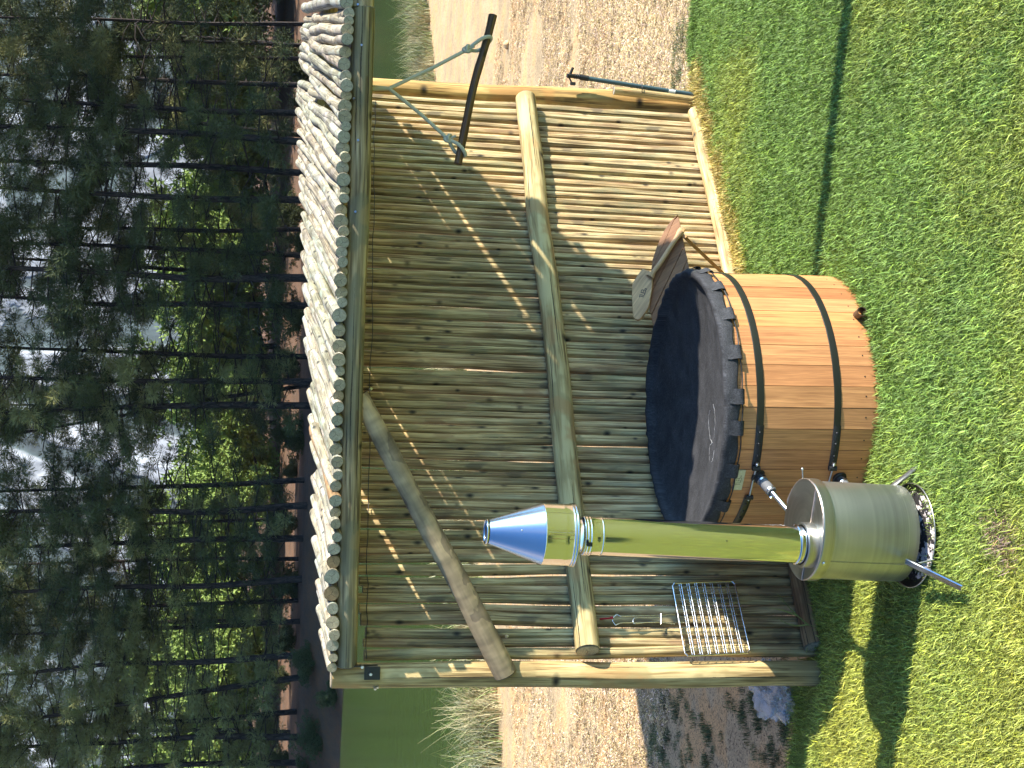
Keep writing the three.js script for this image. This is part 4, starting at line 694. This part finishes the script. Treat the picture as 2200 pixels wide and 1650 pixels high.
{ // a single weed by the brown base log, and a few stalks
  rnd = rngOf(15);
  const w = thing('tall_weed', 'thin green weed with spread leaves in front of the brown base log', 'weed', V(-1.62, 0, -8.06));
  const S = (a, b, c) => tubeGeo(new THREE.QuadraticBezierCurve3(a, b, c).getPoints(10), Array.from({ length: 11 }, (_, i) => 0.006 * (1 - i / 11) + 0.0012), 5);
  part('stem', S(V(0, 0, 0), V(0.1, 0.16, 0), V(0.27, 0.32, 0.02)), std({ color: srgb(120, 126, 60), roughness: 0.7 }), w);
  for (const [a, b, c] of [[V(0.06, 0.09, 0), V(0.03, 0.2, 0), V(0.1, 0.3, 0)], [V(0.12, 0.17, 0), V(0.16, 0.26, 0.02), V(0.17, 0.36, 0)], [V(0.03, 0.03, 0), V(0.2, 0.05, 0.03), V(0.26, 0.02, 0.05)], [V(0.02, 0.04, 0), V(-0.08, 0.1, 0.02), V(-0.13, 0.1, 0.03)]]) part('leaf', S(a, b, c), std({ color: srgb(140, 140, 76), roughness: 0.7 }), w);
}

// ---------------------------------------------------------------- trees beyond the pond
function sprayGeo(list, tris, sz, wd) {                 // clusters of needle tufts: list of [point, direction, size]
  const pos = new Float32Array(list.length * tris * 9); let o = 0;
  for (const [p, d, k] of list) for (let i = 0; i < tris; i++) {
    const a = V(rr(-1, 1), rr(-0.7, 0.9), rr(-1, 1)).normalize(), dir = d.clone().multiplyScalar(0.6).add(a.clone().multiplyScalar(0.85)).normalize();
    const b = p.clone().addScaledVector(a, k * 0.5 * Math.sqrt(rnd())), s = V(rr(-1, 1), rr(-1, 1), rr(-1, 1)).cross(dir).normalize().multiplyScalar(k * wd * rr(0.6, 1.2)), L = k * sz * rr(0.6, 1.2);
    pos.set([b.x - s.x, b.y - s.y, b.z - s.z, b.x + s.x, b.y + s.y, b.z + s.z, b.x + dir.x * L, b.y + dir.y * L, b.z + dir.z * L], o); o += 9;
  }
  const g = new THREE.BufferGeometry(); g.setAttribute('position', new THREE.BufferAttribute(pos, 3)); g.computeVertexNormals(); return g;
}
const TH = 38;
function pineParts(s, dense) {
  rnd = rngOf(s);
  const spine = []; for (let i = 0; i <= 16; i++) { const h = i / 16 * TH; spine.push(V(0.25 * noise(h * 0.12, s), h, 0.25 * noise(h * 0.12, s + 30))); }
  const at = (h) => { const k = clamp(h / TH * 16, 0, 15.99), i = Math.floor(k); return spine[i].clone().lerp(spine[i + 1], k - i); };
  const tr = [tubeGeo(spine, spine.map((_, i) => 0.31 * Math.pow(1 - i / 16.6, 0.8)), 9, { lump: 0.05, s, tile: 3 })], list = [];
  for (let i = 0; i < 128 * dense; i++) {
    const h = TH * (0.05 + 0.93 * Math.pow(rnd(), 0.85)), az = rnd() * 6.283, f = h / TH, bare = f < 0.36 && rnd() < 0.62;
    const L = (2.0 + 3.2 * Math.sin(Math.PI * clamp(f * 0.85 + 0.12))) * rr(0.5, 1.15), up = f > 0.6 ? rr(0.2, 0.7) : rr(-0.3, 0.35), d = V(Math.cos(az), up, Math.sin(az)).normalize(), p0 = at(h);
    const p1 = p0.clone().addScaledVector(d, L * 0.55), p2 = p0.clone().addScaledVector(d, L).add(V(rr(-0.4, 0.4), -0.3 * L * 0.3 + rr(-0.3, 0.3), rr(-0.4, 0.4)));
    tr.push(tubeGeo([p0, p1, p2], [0.06, 0.035, 0.012], 4));
    if (bare) continue;
    const m = 2 + Math.floor(L * 1.7);
    for (let k = 0; k < m; k++) { const t = Math.pow(rr(0.12, 1), 0.7), q = p0.clone().lerp(p2, t).add(V(rr(-0.55, 0.55), rr(-0.5, 0.35), rr(-0.55, 0.55))); list.push([q, V(d.x * 0.8, rr(-0.35, 0.5), d.z * 0.8), rr(0.5, 1.25)]); }
  }
  return [merge(tr), sprayGeo(list, 64, 0.42, 0.03)];
}
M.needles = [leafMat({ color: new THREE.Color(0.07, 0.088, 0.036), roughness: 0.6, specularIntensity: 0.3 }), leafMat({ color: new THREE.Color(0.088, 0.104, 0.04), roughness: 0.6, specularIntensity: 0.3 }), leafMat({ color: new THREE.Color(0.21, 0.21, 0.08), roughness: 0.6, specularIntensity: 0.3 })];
{
  const kinds = [pineParts(1001, 1), pineParts(1002, 1.15), pineParts(1003, 0.85), pineParts(1004, 1.05)];
  const front = [ // photograph: y at the left edge, y and x at the base, width there, depth
    [34, 51, 650, 9, -120], [78, 97, 640, 8, -124], [117, 127, 645, 9, -123], [160, 181, 655, 11, -118], [208, 243, 660, 13, -115], [270, 304, 655, 15, -113.5], [340, 371, 658, 14, -114.5], [404, 432, 660, 15, -113.5], [486, 492, 660, 10, -119], [521, 550, 662, 12, -116], [580, 602, 672, 17, -113], [642, 660, 670, 14, -114.5], [742, 766, 672, 12, -116], [812, 818, 668, 14, -114], [935, 822, 668, 9, -118, 1], [885, 868, 668, 15, -113.5], [1052, 1030, 665, 12, -116], [1104, 1090, 662, 15, -113.5], [1175, 1152, 660, 14, -114], [1212, 1199, 650, 9, -121], [1268, 1243, 655, 14, -114], [1318, 1290, 645, 9, -119], [1364, 1337, 645, 11, -117], [1446, 1405, 640, 14, -113.5], [1560, 1455, 640, 13, -114, 1], [1572, 1532, 640, 12, -115.5], [1600, 1580, 640, 14, -113.5], [1655, 1640, 635, 13, -113.5]];
  const protos = kinds.map(([t, c], i) => { const o = new THREE.Group(); o.name = 'proto'; part('trunk', t, M.bark, o); part('crown', c, M.needles[i % 2], o); return o; });
  const ordinals = ['first', 'second', 'third', 'fourth', 'fifth', 'sixth', 'seventh', 'eighth', 'ninth', 'tenth', 'eleventh', 'twelfth', 'thirteenth', 'fourteenth', 'fifteenth', 'sixteenth', 'seventeenth', 'eighteenth', 'nineteenth', 'twentieth', 'twenty-first', 'twenty-second', 'twenty-third', 'twenty-fourth', 'twenty-fifth', 'twenty-sixth', 'twenty-seventh', 'twenty-eighth'];
  rnd = rngOf(77);
  const plant = (base, dir, kr, kh, i, label, group, tone) => {
    const o = protos[i % 4].clone(); o.name = numbered('pine_tree'); o.position.copy(base);
    const q = new THREE.Quaternion().setFromUnitVectors(V(0, 1, 0), dir.clone().normalize()); o.quaternion.copy(q.multiply(new THREE.Quaternion().setFromAxisAngle(V(0, 1, 0), rnd() * 6.28)));
    o.children[0].scale.set(kr, kh, kr); o.children[1].scale.set(1, kh, 1); if (tone) o.children[1].material = tone;
    scene.add(o); tag(o, label, 'tree', group);
  };
  front.forEach(([y0, y1, x1, w, z, lean], i) => {
    const zs = z + slant(onZ(1650 - y1, x1, z).x), b = onZ(1650 - y1, x1, zs), t = onZ(1650 - y0, 0, zs); z = zs; b.y -= 0.4;
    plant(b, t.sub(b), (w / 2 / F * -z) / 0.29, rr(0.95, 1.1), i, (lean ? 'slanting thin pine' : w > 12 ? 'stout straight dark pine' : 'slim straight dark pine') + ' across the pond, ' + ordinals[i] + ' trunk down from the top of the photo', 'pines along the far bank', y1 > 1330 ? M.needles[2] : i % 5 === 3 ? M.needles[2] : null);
  });
  for (let i = 0; i < 9; i++) { const x = -46 + i * 11 + rr(-2, 2), z = rr(-131, -122) + slant(x); plant(V(x, groundY(x, z) - 0.3, z), V(rr(-0.05, 0.05), 1, 0), rr(0.6, 1), rr(0.85, 1.05), i + 1, 'dark pine standing deeper in the wood, behind the front row of trunks', 'pines deeper in the wood'); }
  // the wood goes on along the bank to the right of the frame and shades it
  for (let i = 0; i < 8; i++) { const x = 31 + i * 4.4, z = rr(-115, -110) + slant(x); plant(V(x, groundY(x, z) - 0.3, z), V(0, 1, 0), 1, 1.02, i + 2, 'dark pine farther along the bank beside the wood', 'pines farther along the far bank'); }
  // sunlit broad-leaved trees in the clearing behind
  const bush = (s) => { rnd = rngOf(s); const list = [], tr = []; for (let b = 0; b < 26; b++) { const az = rnd() * 6.28, el = rr(0.1, 1.4), L = rr(2.5, 6.5), d = V(Math.cos(az) * Math.cos(el), Math.sin(el), Math.sin(az) * Math.cos(el)), p0 = V(0, rr(0.6, 3), 0), p1 = p0.clone().addScaledVector(d, L); tr.push(tubeGeo([p0, p0.clone().lerp(p1, 0.5), p1], [0.1, 0.06, 0.02], 5)); for (let k = 0; k < 30; k++) { const q = p0.clone().lerp(p1, rr(0.35, 1.1)).add(V(rr(-1.2, 1.2), rr(-0.9, 0.9), rr(-1.2, 1.2))); list.push([q, V(0, 0.3, 0), rr(0.5, 1)]); } } tr.push(tubeGeo([V(0, -0.3, 0), V(0.1, 2, 0), V(0, 4.5, 0)], [0.22, 0.17, 0.08], 7)); return [merge(tr), sprayGeo(list, 26, 0.42, 0.16)]; };
  const B = [bush(31), bush(32), bush(33)].map(([t, c]) => { const o = new THREE.Group(); part('trunk', t, M.bark, o); part('crown', c, leafMat({ color: new THREE.Color(0.2, 0.27, 0.065), roughness: 0.6, specularIntensity: 0.2 }), o); return o; });
  for (let i = 0; i < 9; i++) { const x = -50 + i * 3.2 + rr(-1, 1), z = rr(-111, -107.5) + slant(x), o = B[i % 3].clone(); o.name = numbered('bank_shrub'); o.position.set(x, groundY(x, z) - 0.5, z); o.rotation.y = rnd() * 6.28; o.scale.setScalar(rr(0.2, 0.36)); o.children[1].material = M.needles[0]; scene.add(o); tag(o, 'dark shrub hanging over the far edge of the pond', 'shrub', 'shrubs along the far shore'); }
  for (let i = 0; i < 18; i++) { const x = -48 + i * 5.4 + rr(-2, 2), z = rr(-131, -119) + slant(x), o = B[(i + 1) % 3].clone(); o.name = numbered('undergrowth_shrub'); o.position.set(x, groundY(x, z) - 0.3, z); o.rotation.y = rnd() * 6.28; o.scale.setScalar(rr(0.22, 0.42)); o.children[1].material = M.needles[1]; scene.add(o); tag(o, 'low dark shrub at the foot of the pine trunks across the pond', 'shrub', 'shrubs under the pines'); }
  for (let i = 0; i < 24; i++) { const x = -62 + i * 5.6 + rr(-1.6, 1.6), z = rr(-172, -154) + slant(x) * 0.6, o = B[i % 3].clone(); o.name = numbered('bushy_tree'); o.position.set(x, groundY(x, z), z); o.rotation.y = rnd() * 6.28; o.scale.setScalar(rr(1.5, 2.5)); scene.add(o); tag(o, 'sunlit yellow-green bushy tree seen between the dark pine trunks', 'tree', 'sunlit bushy trees behind the pines'); }
}
renderer.render(scene, camera);
